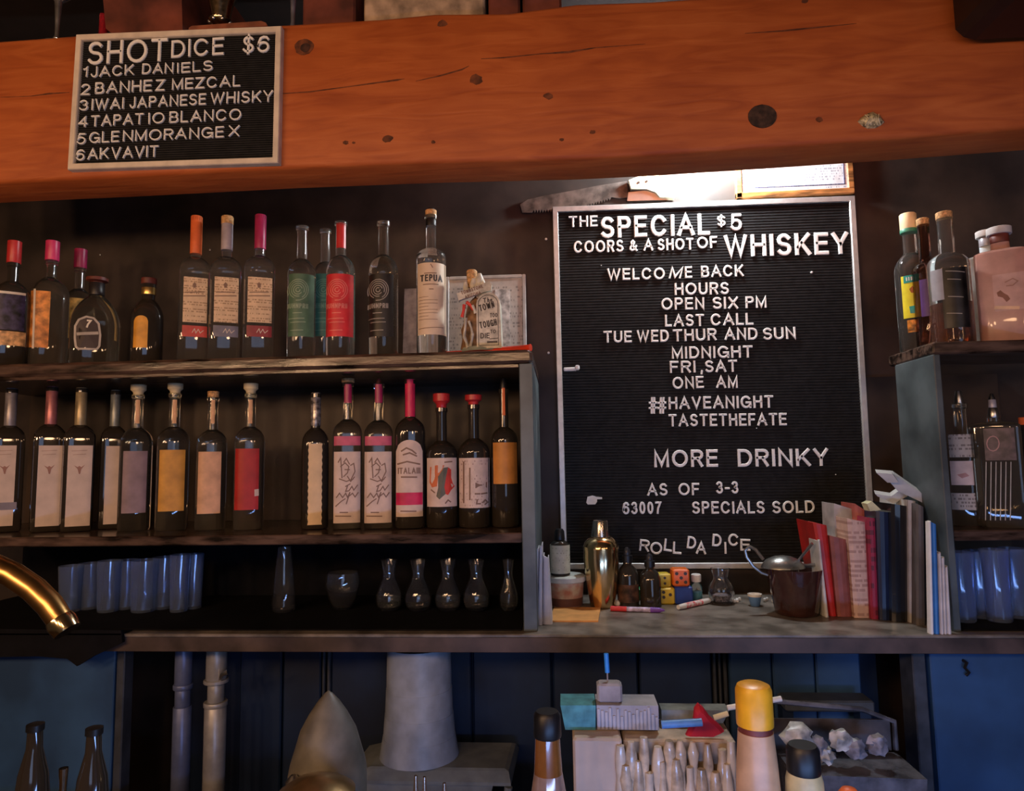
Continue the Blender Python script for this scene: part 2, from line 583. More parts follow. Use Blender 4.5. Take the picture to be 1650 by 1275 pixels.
# ---- ceiling joists resting on the beam
M_joist = mat('red_joist', (0.17, 0.042, 0.024), 0.7, var=0.3, scale=12, bump=.2)
for (xa, xb, yb, lab) in ((158, 300, 42, 'reddish joist end above the beam beside the shot dice sign'), (487, 572, 36, 'reddish joist end left of the pale ceiling plank'), (787, 838, 18, 'first short reddish joist to the right of the pale ceiling plank'), (842, 905, 14, 'second short reddish joist to the right of the pale ceiling plank')):
    a, b = P(xa, yb, BEAM_Y + .02), P(xb, yb, BEAM_Y + .02)
    zt = z_bt - .02 + .24
    x0 = a.x
    z0 = {158: P(230, 54, BEAM_Y).z, 487: P(530, 33, BEAM_Y).z, 787: P(810, 17, BEAM_Y).z, 842: P(870, 13, BEAM_Y).z}[xa] - .001
    if xa == 158:
        mb = MB()
        mb.loft([[(P(158, 0, 1.18).x, 1.17, zt), (P(178, 0, 1.18).x, 1.17, z0 + .03), (P(205, 50, 1.18).x, 1.17, z0), (P(300, 50, 1.18).x, 1.17, z0), (P(290, 0, 1.18).x, 1.17, zt)],
                 [(P(158, 0, 1.18).x, 1.50, zt), (P(178, 0, 1.18).x, 1.50, z0 + .03), (P(205, 50, 1.18).x, 1.50, z0), (P(300, 50, 1.18).x, 1.50, z0), (P(290, 0, 1.18).x, 1.50, zt)]])
        tag(mb.build('ceiling_joist', M_joist), lab, 'joist')
    else:
        tag(bx('ceiling_joist', (a.x, 1.17, z0), (b.x, 1.50, zt), M_joist, bev=.004), lab, 'joist')
a, b = P(590, 28, 1.18), P(782, 20, 1.18)
tag(bx('ceiling_plank', (a.x, 1.165, P(690, 22, BEAM_Y).z + .001), (b.x, 1.5, P(690, 22, BEAM_Y).z + .09), mat('pale_plank', (0.42, 0.30, 0.20), .8, var=.3, scale=25), bev=.003), 'pale weathered plank lying on top of the beam', 'plank')

# ---- left shelf unit
XL = P(-170, 700, CAB_Y).x
xpl, xpr = P(836, 570, CAB_Y).x, P(858, 570, CAB_Y).x
cabL = thing('shelf_unit', 'dark wooden two tier shelf unit holding the long rows of bottles', 'shelf')
bx('top_shelf', (XL, CAB_Y, z_upb), (xpr, WALL_Y, z_up), M_shelf, cabL, .006)
bx('trim_strip', (XL, CAB_Y + .004, z_upb - .007), (xpl - .001, CAB_Y + .02, z_upb), M_shelf, cabL, .001)
bx('middle_shelf', (XL, CAB_Y, z_midb), (xpl, WALL_Y - .02, z_mid), M_shelf, cabL, .002)
bx('side_panel', (xpl, CAB_Y, zc_top), (xpr, WALL_Y, z_upb), M_cab, cabL, .0015)
bx('back_panel', (XL, WALL_Y - .012, z_mid), (xpl, WALL_Y - .002, z_upb), M_in, cabL)
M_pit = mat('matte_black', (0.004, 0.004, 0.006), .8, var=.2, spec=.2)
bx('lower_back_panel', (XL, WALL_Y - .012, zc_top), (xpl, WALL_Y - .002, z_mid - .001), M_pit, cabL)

# ---- right shelf unit
XR = P(1820, 700, CAB_Y).x
xrl, xrr = P(1503, 560, CAB_Y).x, P(1514, 560, CAB_Y).x
cabR = thing('shelf_unit', 'dark shelf unit with a grey side panel beside the letter board books', 'shelf')
bx('top_shelf', (xrl, CAB_Y, z_rb), (XR, 1.45, z_r), M_shelf, cabR, .003)
bx('middle_shelf', (xrr, CAB_Y + .004, z_rmb), (XR, WALL_Y - .02, z_rm), M_shelf, cabR, .002)
bx('side_panel', (xrl, CAB_Y, zc_top), (xrr, 1.425, z_rb), mat('right_panel_paint', (0.085, 0.105, 0.11), .4, var=.25, scale=10, bump=.2), cabR, .0015)
bx('back_panel', (xrr, WALL_Y - .012, zc_top), (XR, WALL_Y - .002, z_rb), M_in, cabR)

for xa_, xb_, lb_ in ((XL + .005, xpl - .004, 'black rubber mat under the glasses in the left shelf unit'), (xrr + .004, XR - .01, 'black rubber mat under the blue lit tumblers')):
    mt_ = thing('bar_mat', lb_, 'mat', (xa_, 1.285, zc_top + .0002))
    bx('mat_sheet', (0, 0, 0), (xb_ - xa_, .33, .003), M_pit, mt_, .001)
# ---- counter and base cabinets
ctr = thing('back_bar_counter', 'long worn back bar counter below both shelf units', 'counter')
bx('counter_top', (XL, CTR_Y, zc_top - .006), (XR, WALL_Y, zc_top), M_ctr, ctr, .0015)
bx('fascia', (XL, CTR_Y + .003, zc_bot), (XR, CTR_Y + .022, zc_top - .006), M_fascia, ctr, .001)
base = thing('base_cabinet', 'blue painted base cabinet under the back bar counter', 'cabinet')
BF = 1.30


def bpx(name, x0, x1, Y0, Y1, m, bev=.002, z0=0.0, z1=None, par=base, **kw):
    a, b = P(x0, 1165, Y0).x, P(x1, 1165, Y0).x
    return bx(name, (a, Y0, z0), (b, Y1, zc_bot - .004 if z1 is None else z1), m, par, bev, **kw)


M_post = mat('grey_blue_post', (0.045, 0.055, 0.075), .5, var=.2)
bpx('door', -150, 181, BF, BF + .02, M_blue)
bpx('post', 184, 197, BF, BF + .03, M_post)
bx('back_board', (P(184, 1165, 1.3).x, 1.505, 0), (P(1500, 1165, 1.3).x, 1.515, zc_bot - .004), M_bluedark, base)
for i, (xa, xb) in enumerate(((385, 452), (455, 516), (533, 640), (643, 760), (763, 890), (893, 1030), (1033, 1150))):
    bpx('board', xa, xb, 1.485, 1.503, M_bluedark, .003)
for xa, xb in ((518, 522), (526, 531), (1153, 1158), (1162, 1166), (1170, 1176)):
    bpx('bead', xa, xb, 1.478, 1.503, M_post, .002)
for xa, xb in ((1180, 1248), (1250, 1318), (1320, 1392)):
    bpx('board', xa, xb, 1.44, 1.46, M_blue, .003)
bpx('post', 1477, 1499, BF, BF + .05, M_post)
d = bpx('door', 1506, 1830, BF, BF + .02, M_blue)
hk = MB()
c = P(1552, 1070, BF)
hk.tube([(c.x, BF, c.z + .006), (c.x + .002, BF - .008, c.z + .004), (c.x - .003, BF - .009, c.z - .004), (c.x + .004, BF - .009, c.z - .012), (c.x, BF - .006, c.z - .018)], .0028, 6)
hk.build('hook', M_black, base, smooth=True)

# ---- lower work surface out of sight below the frame, carries the near bottles
LZ = .655
bx('work_surface', (-1.1, .62, LZ - .03), (1.1, 1.2, LZ), mat('steel_top', (0.1, 0.1, 0.11), .4, .8), kind='structure')

# ================================================================== LETTER BOARDS
M_felt = mat('black_felt', (0.012, 0.012, 0.013), .75, var=.2, scale=80, spec=.35)
M_alu = mat('brushed_aluminium', (0.60, 0.60, 0.59), .42, .55, var=.06, scale=60)
M_cream = mat('cream_frame', (0.72, 0.62, 0.50), .5, var=.08)
M_let = mat('white_letter', (0.88, 0.88, 0.85), .45, var=.03)


class Board:
    def __init__(s, name, label, corners, Y, fw, m_frame, rib, thick):
        pts = [P(x, y, Y) for x, y in corners]      # TL TR BR BL
        s.o = pts[3].copy()
        s.Y = Y
        s.root = thing(name, label, 'sign', (s.o.x, Y, s.o.z))
        L = [(p.x - s.o.x, p.z - s.o.z) for p in pts]
        s.L = L
        TL, TR, BR, BL = [Vector(p) for p in L]

        def lerp(a, b, t):
            return a + (b - a) * t
        cx = (TL + TR + BR + BL) / 4
        # frame bars as mitred prisms
        ins = []
        for p, (dx, dz) in zip((TL, TR, BR, BL), ((1, -1), (-1, -1), (-1, 1), (1, 1))):
            ins.append(Vector((p.x + dx * fw, p.y + dz * fw)))
        out = [TL, TR, BR, BL]
        for i in range(4):
            j = (i + 1) % 4
            oo = [out[i], out[j], ins[j], ins[i]]
            mb = MB()
            mid = [(oo[0] + oo[3]) / 2, (oo[1] + oo[2]) / 2]
            mb.loft([[(p.x, thick, p.y) for p in oo], [(p.x, .002, p.y) for p in oo],
                     [(lerp(p, c2, .2).x, 0, lerp(p, c2, .2).y) for p, c2 in zip(oo, (mid[0], mid[1], mid[1], mid[0]))]])
            mb.build('frame_bar', m_frame, s.root)
        # ribbed felt
        mb = MB()
        h = (ins[0].y + ins[1].y) / 2 - (ins[3].y + ins[2].y) / 2
        n = int(h / rib)
        rows = []
        for i in range(n):
            for t, yy in ((0, .009), (.25, .009), (.35, .0065), (.9, .0065)):
                rows.append(((i + t) / n, yy))
        rows.append((1, .009))
        vs, fs = [], []
        for t, yy in rows:
            a, b = lerp(ins[3], ins[0], t), lerp(ins[2], ins[1], t)
            vs += [(a.x, yy, a.y), (b.x, yy, b.y)]
        for i in range(len(rows) - 1):
            fs.append((2 * i, 2 * i + 1, 2 * i + 3, 2 * i + 2))
        mb.add(vs, fs)
        mb.add([(p.x, thick, p.y) for p in ins], [(0, 1, 2, 3)])
        mb.build('ribbed_felt', M_felt, s.root)

    def run(s, text, x0, x1, y0, y1, cap, t=.172, slant=0., gap=None, jit=.0):
        a, b = P(x0, y0, s.Y), P(x1, y1, s.Y)
        ax, az = a.x - s.o.x, a.z - s.o.z
        vx, vz = b.x - a.x, b.z - a.z
        span = math.hypot(vx, vz)
        ang = math.atan2(vz, vx)
        capm = (P(x0, y0 - cap, s.Y) - a).length
        for ch, x, wd in layout(text, span, capm, t, gap=gap):
            mb = MB()
            glyph(mb, ch, 0, wd, capm, t, .0035, 0, None, None, slant)
            o = mb.build('letter', M_let, s.root)
            o.location = (ax + math.cos(ang) * x, .0063, az + math.sin(ang) * x)
            o.rotation_euler = (0, -ang + random.uniform(-jit, jit), 0)


A = Board('letter_sign', 'small framed letter board on the beam listing the shot dice', [(122, 55), (453, 41), (448, 262), (108, 273)], BEAM_Y - .014, .0112, M_cream, .0042, .014)
for r in [("SHOT", 138, 267, 102.5, 96, 37), ("DICE", 273.5, 359, 91, 85.5, 28), ("$6", 388.5, 432, 83, 82, 27), ("1", 131, 138, 122, 122, 16.5), ("JACK", 144, 213.5, 123, 118.5, 17),
          ("DAN", 226.5, 277, 117.5, 116, 17), ("IELS", 283.5, 341, 116, 111.5, 16.5), ("2", 128, 142, 151.5, 151, 18), ("BANHE", 150.5, 242.5, 149.5, 145, 18.5), ("Z", 248.5, 263, 144.5, 144, 18),
          ("MEZCAL", 275, 385.5, 143, 137, 18), ("3", 125, 139, 176.5, 176, 17), ("IWAI", 145, 197, 176, 173.5, 18), ("JAPANESE", 206.5, 330, 173, 166.5, 18), ("WHISKY", 337, 438, 166, 162, 18.5),
          ("4", 123.5, 138, 203, 203, 17), ("TAPAT", 144, 229, 202.5, 198.5, 18), ("IO", 237, 263, 198.5, 196.5, 18), ("BLANCO", 270.5, 387, 196.5, 191.5, 18.5), ("5", 121, 135, 231, 231, 18),
          ("GLE", 141, 189.5, 229.5, 227, 18), ("NMOR", 195.5, 277, 226.5, 223.5, 18), ("A", 280, 298.5, 222.7, 222.5, 18), ("NGE", 303, 359, 222.5, 219.5, 18), ("X", 366.5, 384, 218.5, 218, 18),
          ("6", 119.5, 133.5, 257.5, 257, 18), ("AK", 138.5, 172.5, 256, 254, 18), ("VAVIT", 177, 253, 254.5, 251, 18.5)]:
    A.run(*r, t=.135)

BY = WALL_Y - .022
B = Board('letter_board', 'large black letter board with silver frame giving the special and hours', [(890, 333), (1378, 315), (1414, 916), (905, 918)], BY, .0135, M_alu, .0068, .02)
for r in [("THE", 916.5, 963.5, 365.5, 364, 18), ("SPECIAL", 968, 1145, 383, 377.5, 34.5), ("$", 1156, 1170, 363.5, 363.5, 17), ("5", 1178, 1197, 371, 370.5, 27.5), ("COORS", 924.5, 1005, 407, 405, 19.5),
          ("&", 1014, 1027.5, 404, 404, 18.5), ("A", 1037, 1053, 403.2, 403, 19), ("SHOT", 1060, 1118.5, 403, 401.5, 19), ("OF", 1124, 1157, 400, 398.5, 19), ("WHISKEY", 1168, 1369.5, 413.5, 408.5, 35.5),
          ("WELCO", 978.5, 1072, 451, 449.5, 19), ("E", 1104, 1116, 447.5, 447.3, 19), ("BACK", 1130.5, 1199.5, 446.5, 444.5, 19), ("HOURS", 1087.5, 1175.5, 475, 473.5, 19.5), ("OPEN", 1066, 1136, 499, 498, 19.5),
          ("SIX", 1149, 1190.5, 497.5, 497, 19.5), ("PM", 1202.5, 1236.5, 496, 495.5, 19), ("LAST", 1072, 1135.5, 526, 525, 19.5), ("CALL", 1146, 1215, 524.5, 523, 19.5), ("TUE", 972.5, 1018.5, 552, 551.5, 19),
          ("WED", 1026.5, 1078.5, 551, 550.5, 19.5), ("THUR", 1085, 1156, 550, 548, 19.5), ("AND", 1168.5, 1222, 547.5, 547, 19.5), ("SUN", 1231, 1284, 547.5, 545.5, 19.5), ("MIDNIGHT", 1083, 1214, 578, 576, 19.5),
          ("FRI", 1080, 1122, 601, 600.2, 19.5), (",", 1129.5, 1133.5, 600, 600, 19), ("SAT", 1137, 1189, 600, 599, 19.5), ("ONE", 1084.5, 1135, 627, 625, 19.5), ("AM", 1155, 1190, 625.2, 625, 19.5),
          ("HAVEANIGHT", 1078, 1247.5, 659.5, 657, 20), ("TASTETHEFATE", 1078, 1269, 687.5, 685.5, 20), ("MORE", 1054.5, 1158, 753.5, 752.5, 28), ("DRINKY", 1190, 1337, 752.5, 751, 28.5),
          ("AS", 1043.5, 1076.5, 799.5, 799, 20), ("OF", 1094, 1128, 798.7, 798.5, 20), ("3-3", 1155, 1191, 796, 795.8, 20), ("63007", 1003.5, 1067, 829.5, 828.5, 20), ("SPECIALS", 1116, 1233.5, 828.5, 828, 20),
          ("SOLD", 1246, 1314.5, 828, 827, 20), ("R", 1030, 1046.5, 888, 890, 19), ("O", 1048.5, 1068, 894, 894, 20), ("L", 1069.5, 1083, 888, 890, 20), ("L", 1084.5, 1098.5, 893, 894, 20),
          ("D", 1107, 1121.5, 884, 886, 20), ("A", 1122, 1138.5, 893, 894, 20), ("D", 1148, 1163, 880.5, 882, 20), ("I", 1168.5, 1172.5, 893, 893, 19), ("C", 1174, 1191, 880, 881, 20), ("E", 1194, 1210, 888, 888.5, 19)]:
    B.run(*r)
B.run("M", 1078, 1098, 448.3, 448, 19, slant=.22)
B.run("#", 1046, 1060, 667, 666.5, 27, t=.13)
B.run("#", 1060, 1075, 667, 666.5, 27, t=.13)


def loc_on(board, px, py):
    p = P(px, py, board.Y)
    return Vector((p.x - board.o.x, .006, p.z - board.o.z))


p = loc_on(B, 957, 806)
mb = MB()
k = BY / FPX
hand = [(-12, -4), (-10, -7), (2, -7), (5, -3), (5, 1), (13, 1), (13, 4), (4, 5), (-2, 7), (-10, 5)]
mb.prism([(x * k, z * k) for x, z in hand], -.004, 0)
o = mb.build('pointing_hand', M_let, B.root)
o.location = p
for q in ((1309, 438), (1348, 765), (1220, 690), (969, 427)):
    p = loc_on(B, *q)
    o = MB().lathe([(.0008, -.001), (.0028 if q[0] == 1309 else .0012, .0005), (.0028 if q[0] == 1309 else .0012, .002), (.001, .003)], 10).build('pin', M_let, B.root, smooth=True)
    o.location = p
    o.rotation_euler = (math.radians(90), 0, 0)
p = P(921, 596, BY)
clip = thing('paper_clip', 'small white clip sticking out from the side of the large letter board', 'clip', (p.x, BY - .004, p.z))
MB().box((-.019, -.004, -.004), (.012, .0, .005), .002).build('clip_body', M_white, clip)
MB().box((.008, -.009, -.003), (.019, -.002, .010), .003).build('clip_end', M_white, clip)

# ================================================================== WALL THINGS
# pruning saw on the wall above the board
sw = P(940, 320, WALL_Y - .008)
saw = thing('pruning_saw', 'curved pruning saw with a pale handle hung on the wall above the letter board', 'saw', (sw.x, WALL_Y - .006, sw.z))


def SL(px, py, Y=WALL_Y - .006):
    p = P(px, py, Y)
    return (p.x - sw.x, p.z - sw.z)


up = [(838, 330), (850, 322), (880, 315), (920, 308), (960, 300), (1010, 292)]
dn = [(1012, 318), (1000, 320)]
teeth = []
for i in range(30):
    t = i / 29
    x = 985 - t * 125
    y = 318 + t * 20 + 6 * math.sin(t * math.pi)
    teeth += [(x, y), (x - 2.6, y + 5)]
blade = [SL(*q) for q in up + dn + teeth + [(842, 343)]]
MB().prism(blade, -.0012, .0012).build('blade', mat('worn_blade', (0.22, 0.2, 0.18), .45, .7, var=.3), saw)
ho = [(1012, 294), (1030, 287), (1055, 285), (1075, 292), (1087, 306), (1086, 322), (1062, 321), (1055, 313), (1040, 308), (1016, 308)]
MB().prism([SL(*q) for q in ho], -.014, .004).build('handle', mat('pale_wood', (0.72, 0.62, 0.42), .5, var=.12), saw)
MB().prism([SL(*q) for q in [(1012, 312), (1040, 309), (1062, 316), (1075, 324), (1010, 326)]], -.008, .003).build('ferrule', M_steel, saw)
for q in ((1028, 298), (1041, 296)):
    s_ = SL(*q)
    o = MB().lathe([(.003, 0), (.003, .001)], 10).build('rivet', M_dark, saw)
    o.location = (s_[0], -.0142, s_[1])
    o.rotation_euler = (math.radians(90), 0, 0)

# framed certificate partly hidden by the beam
c0, c1 = P(1187, 319, WALL_Y - .016), P(1370, 302, WALL_Y - .016)
cert = thing('framed_certificate', 'certificate in an orange wooden frame hung behind the beam over the letter board', 'certificate', (c0.x, WALL_Y - .016, c0.z))
cw, chh = c1.x - c0.x, .19
M_oak = mat('orange_oak', (0.50, 0.20, 0.06), .45, var=.35, scale=20, stretch=(1, 1, 6))
tz = (c1.z - c0.z)
bx('frame_bar', (0, 0, 0), (.015, .014, chh), M_oak, cert, .002)
bx('frame_bar', (cw - .004, 0, .012), (cw + .011, .014, chh), M_oak, cert, .002)
bx('frame_bar', (0, 0, 0), (cw + .011, .014, .014), M_oak, cert, .002)
bx('frame_bar', (0, 0, chh - .014), (cw + .011, .014, chh), M_oak, cert, .002)
bx('paper', (.013, .004, .014), (cw - .004, .012, chh - .012), printed('cert_paper', (0.80, 0.82, 0.84), (0.25, 0.27, 0.35), 150, 300, .55), cert)
bx('border_line', (.035, .0032, .024), (cw - .010, .004, .0255), mat('navy', (0.03, 0.04, 0.15), .5), cert)
bx('border_line', (cw - .0115, .0032, .024), (cw - .010, .004, chh - .03), mat('navy', (0.03, 0.04, 0.15), .5), cert)

# bulb behind the beam
lb = P(1140, 212, 1.565)
bulb = thing('light_bulb', 'bright white bulb behind the beam shining on the wall', 'light bulb', (lb.x, 1.565, lb.z))
MB().lathe([(.006, -.052), (.016, -.048), (.026, -.035), (.03, -.02), (.026, -.004), (.016, .012), (.013, .02)], 18).build('globe', mat('bulb_glow', (1, 1, 1), .5, emit=(0.90, 0.96, 1.0), estr=520), bulb, smooth=True)
MB().lathe([(.014, .02), (.014, .045), (.02, .047), (.02, .07)], 16).build('socket', M_black, bulb, smooth=True)
br = MB().tube([(0, 0, .065), (0, 0, .09), (0, -.10, .10), (0, -.319, .10)], .006, 8).build('bracket_arm', M_black, bulb, smooth=True)

for q, lab in (((880, 386), 'small pale nail head in the wall beside the top of the letter board'), ((884, 569), 'small pale nail head in the wall beside the red rod end')):
    p = P(*q, WALL_Y)
    o = MB().lathe([(.0012, 0), (.0012, .003), (.003, .0032), (.003, .0045), (.0015, .0055)], 10).build('nail', M_white, smooth=True)
    o.location = (p.x, WALL_Y + .0005, p.z)
    o.rotation_euler = (math.radians(90), 0, 0)
    tag(o, lab, 'nail')
for q, lab in (((162, 411), 'tiny bright nail head in the dark wall over the flask marked seven'), ((339, 403), 'tiny bright nail head between the first two beige label bottles')):
    p = P(*q, WALL_Y)
    o = MB().lathe([(.001, 0), (.001, .002), (.0026, .0022), (.0026, .0035), (.0012, .0045)], 10).build('nail', M_steel, smooth=True)
    o.location = (p.x, WALL_Y + .0005, p.z)
    o.rotation_euler = (math.radians(90), 0, 0)
    tag(o, lab, 'nail')

# pale shell on the beam
p = P(1403, 196, BEAM_Y)
sh = thing('scallop_shell', 'small pale shell shaped ornament fixed to the right part of the beam', 'ornament', (p.x, BEAM_Y, p.z))
k = BEAM_Y / FPX
mb = MB()
rim = [(-21, 1), (-16, 7), (-10, 11), (-4, 14), (4, 16), (9, 12), (15, 8), (21, -3), (15, -8), (6, -12), (-6, -12), (-14, -7)]
mb.loft([[(x * k, .001, z * k) for x, z in rim], [(x * k * .95, -.003, z * k * .95) for x, z in rim], [(x * k * .6, -.009, z * k * .55) for x, z in rim], [(x * k * .15, -.011, z * k * .15) for x, z in rim]])
mb.build('shell_body', mat('shell', (0.55, 0.46, 0.26), .35, var=.4, scale=160), sh, smooth=True)
for i in range(6):
    x = -12 + i * 4.8
    MB().tube([(x * k, -.006, -9 * k), (x * k * .6, -.0115, 0), (x * k * .9, -.006, 9 * k)], .0009, 5).build('rib', mat('shell_rib', (0.75, 0.66, 0.42), .35), sh, smooth=True)

# speaker
b = P(1541, 66, 1.13)
spk = thing('loudspeaker', 'black loudspeaker hanging in front of the beam at the ceiling', 'loudspeaker', (b.x, 1.01, b.z))
mb = MB()
q = [(0, .02), (.012, .006), (.03, 0), (.26, 0), (.26, .30), (0, .30)]
mb.prism(q, 0, .12)
mb.build('cabinet', M_black, spk)
bx('grille', (.035, -.004, .012), (.25, .0, .28), mat('grille_cloth', (0.006, 0.006, 0.007), .9), spk, .002)
MB().tube([(.13, .06, .3), (.13, .06, 2.35 - b.z)], .008, 8).build('hanging_bracket', M_black, spk)

# things standing on the beam
zb = P(372, 41, BEAM_Y + .01).z
a, b = P(305, 44, BEAM_Y + .005), P(432, 38, BEAM_Y + .005)
zb0 = P(300, 46, BEAM_Y).z
pl = thing('wooden_block', 'reddish wooden block on the beam just above the shot dice sign', 'block', ((a.x + b.x) / 2, BEAM_Y + .03, P(370, 44, BEAM_Y).z))
hw = (b.x - a.x) / 2
MB().prism([(-hw, 0), (-hw + .001, .006), (-hw + .006, .009), (hw - .012, .010), (hw - .003, .006), (hw, 0)], -.028, .028).build('block_body', mat('red_block', (0.26, 0.085, 0.045), .7, var=.2), pl)
c = P(372, 25, BEAM_Y + .03)
orn = thing('glass_ornament', 'beaded clear glass ornament foot standing on the reddish block', 'ornament', (c.x - .02, BEAM_Y + .03, pl.location.z + .010))
MB().lathe([(.009, 0), (.010, .002), (.004, .004), (.006, .007), (.004, .010), (.010, .013), (.020, .018), (.022, .023), (.016, .028), (.02, .05), (.03, .09)], 16).build('foot', mat('amber_metal', (0.55, 0.42, 0.25), .2, 1.0, var=.3, scale=90), orn, smooth=True)
for i in range(7):
    t = i / 7 * 2 * math.pi
    MB().lathe([(.001, -.005), (.004, -.003), (.005, 0), (.004, .003), (.001, .005)], 8, (.018 * math.cos(t), .018 * math.sin(t), .02)).build('bead', M_steel, orn, smooth=True)


def stemglass(px, py, m, label, sc_=1.0, dx=0):
    zz = P(px, py, BEAM_Y).z
    c = P(px, py, BEAM_Y + .035)
    r = thing('stemmed_glass', label, 'glass', (c.x, BEAM_Y + .035, zz))
    MB().lathe([(.022 * sc_, 0), (.022 * sc_, .0015), (.004, .005)], 20).build('foot', m, r, smooth=True)
    MB().lathe([(.004, .005), (.007, .013), (.004, .02), (.0045, .05), (.007, .09)], 12).build('stem', m, r, smooth=True)
    MB().lathe([(.007, .09), (.03, .115), (.036, .15), (.034, .18)], 18).build('bowl', m, r, smooth=True)
    return r


stemglass(92, 54, mat('silvered', (0.8, 0.78, 0.75), .15, .9, var=.3), 'silvery stemmed goblet standing at the left end of the beam')
stemglass(472, 35, mat('bluish_glass_metal', (0.5, 0.5, 0.62), .15, .8, var=.3), 'bluish stemmed glass on a dark base beside the shot dice sign', 1.0)
a = P(472, 35, BEAM_Y + .035)
rg = thing('red_glass_candle', 'slim dark red glass candle holder on the beam above the shot dice sign', 'candle holder', (P(167, 40, BEAM_Y + .03).x, BEAM_Y + .03, P(167, 53, BEAM_Y).z))
MB().lathe([(.006, 0), (.008, .002), (.008, .06), (.0075, .06), (.007, .004)], 14).build('holder', mat('red_glass', (0.55, 0.03, 0.05), .1, trans=.6), rg, smooth=True).modifiers.new('soft', 'SUBSURF').render_levels = 2
MB().lathe([(.004, .002), (.004, .04)], 10).build('candle', mat('red_wax', (0.5, 0.05, 0.06), .5), rg, smooth=True)

# ================================================================== BOTTLES
G_clear = mat('clear_glass', (0.9, 0.9, 0.85), .03, trans=.975, var=0)
G_green = glass('green_glass', (0.55, 0.75, 0.6))
G_dark = mat('dark_glass', (0.03, 0.024, 0.018), .07, var=0, coat=.5)
G_amber = glass('amber_glass', (0.35, 0.13, 0.03))
G_smoke = mat('smoky_glass', (0.70, 0.66, 0.56), .05, trans=.975, var=0)
M_cork = mat('cork', (0.62, 0.34, 0.13), .7, var=.25, scale=200)
M_cream_cap = mat('cream_cap', (0.76, 0.62, 0.36), .6, var=.1)
M_red = mat('red_wax_cap', (0.55, 0.03, 0.03), .35, var=.1)
M_pink = mat('pink_foil', (0.65, 0.04, 0.14), .35, var=.1)
M_crim = mat('crimson_foil', (0.38, 0.02, 0.09), .35, var=.1)
M_or = mat('orange_foil', (0.80, 0.16, 0.04), .45, var=.1)
M_greyfoil = mat('grey_foil', (0.35, 0.33, 0.36), .35, .2, var=.15)
M_dkbrown = mat('dark_red_wood', (0.17, 0.035, 0.022), .5, var=.2)
M_gold = mat('gold', (0.85, 0.55, 0.18), .25, .9, var=.15)
K_ink = mat('ink_dark', (0.06, 0.045, 0.04), .5, var=0)
K_brown = mat('ink_brown', (0.26, 0.15, 0.10), .5, var=0)
K_red = mat('ink_red', (0.75, 0.05, 0.03), .45)
beige = printed('label_beige', (0.80, 0.58, 0.36), (0.35, 0.2, 0.1), 210, 330, .48)
pinkish = printed('label_pinkish', (0.66, 0.50, 0.43), (0.42, 0.28, 0.22), 120, 300, .62)
cream = printed('label_cream', (0.74, 0.57, 0.47), (0.40, 0.25, 0.2), 170, 300, .6)


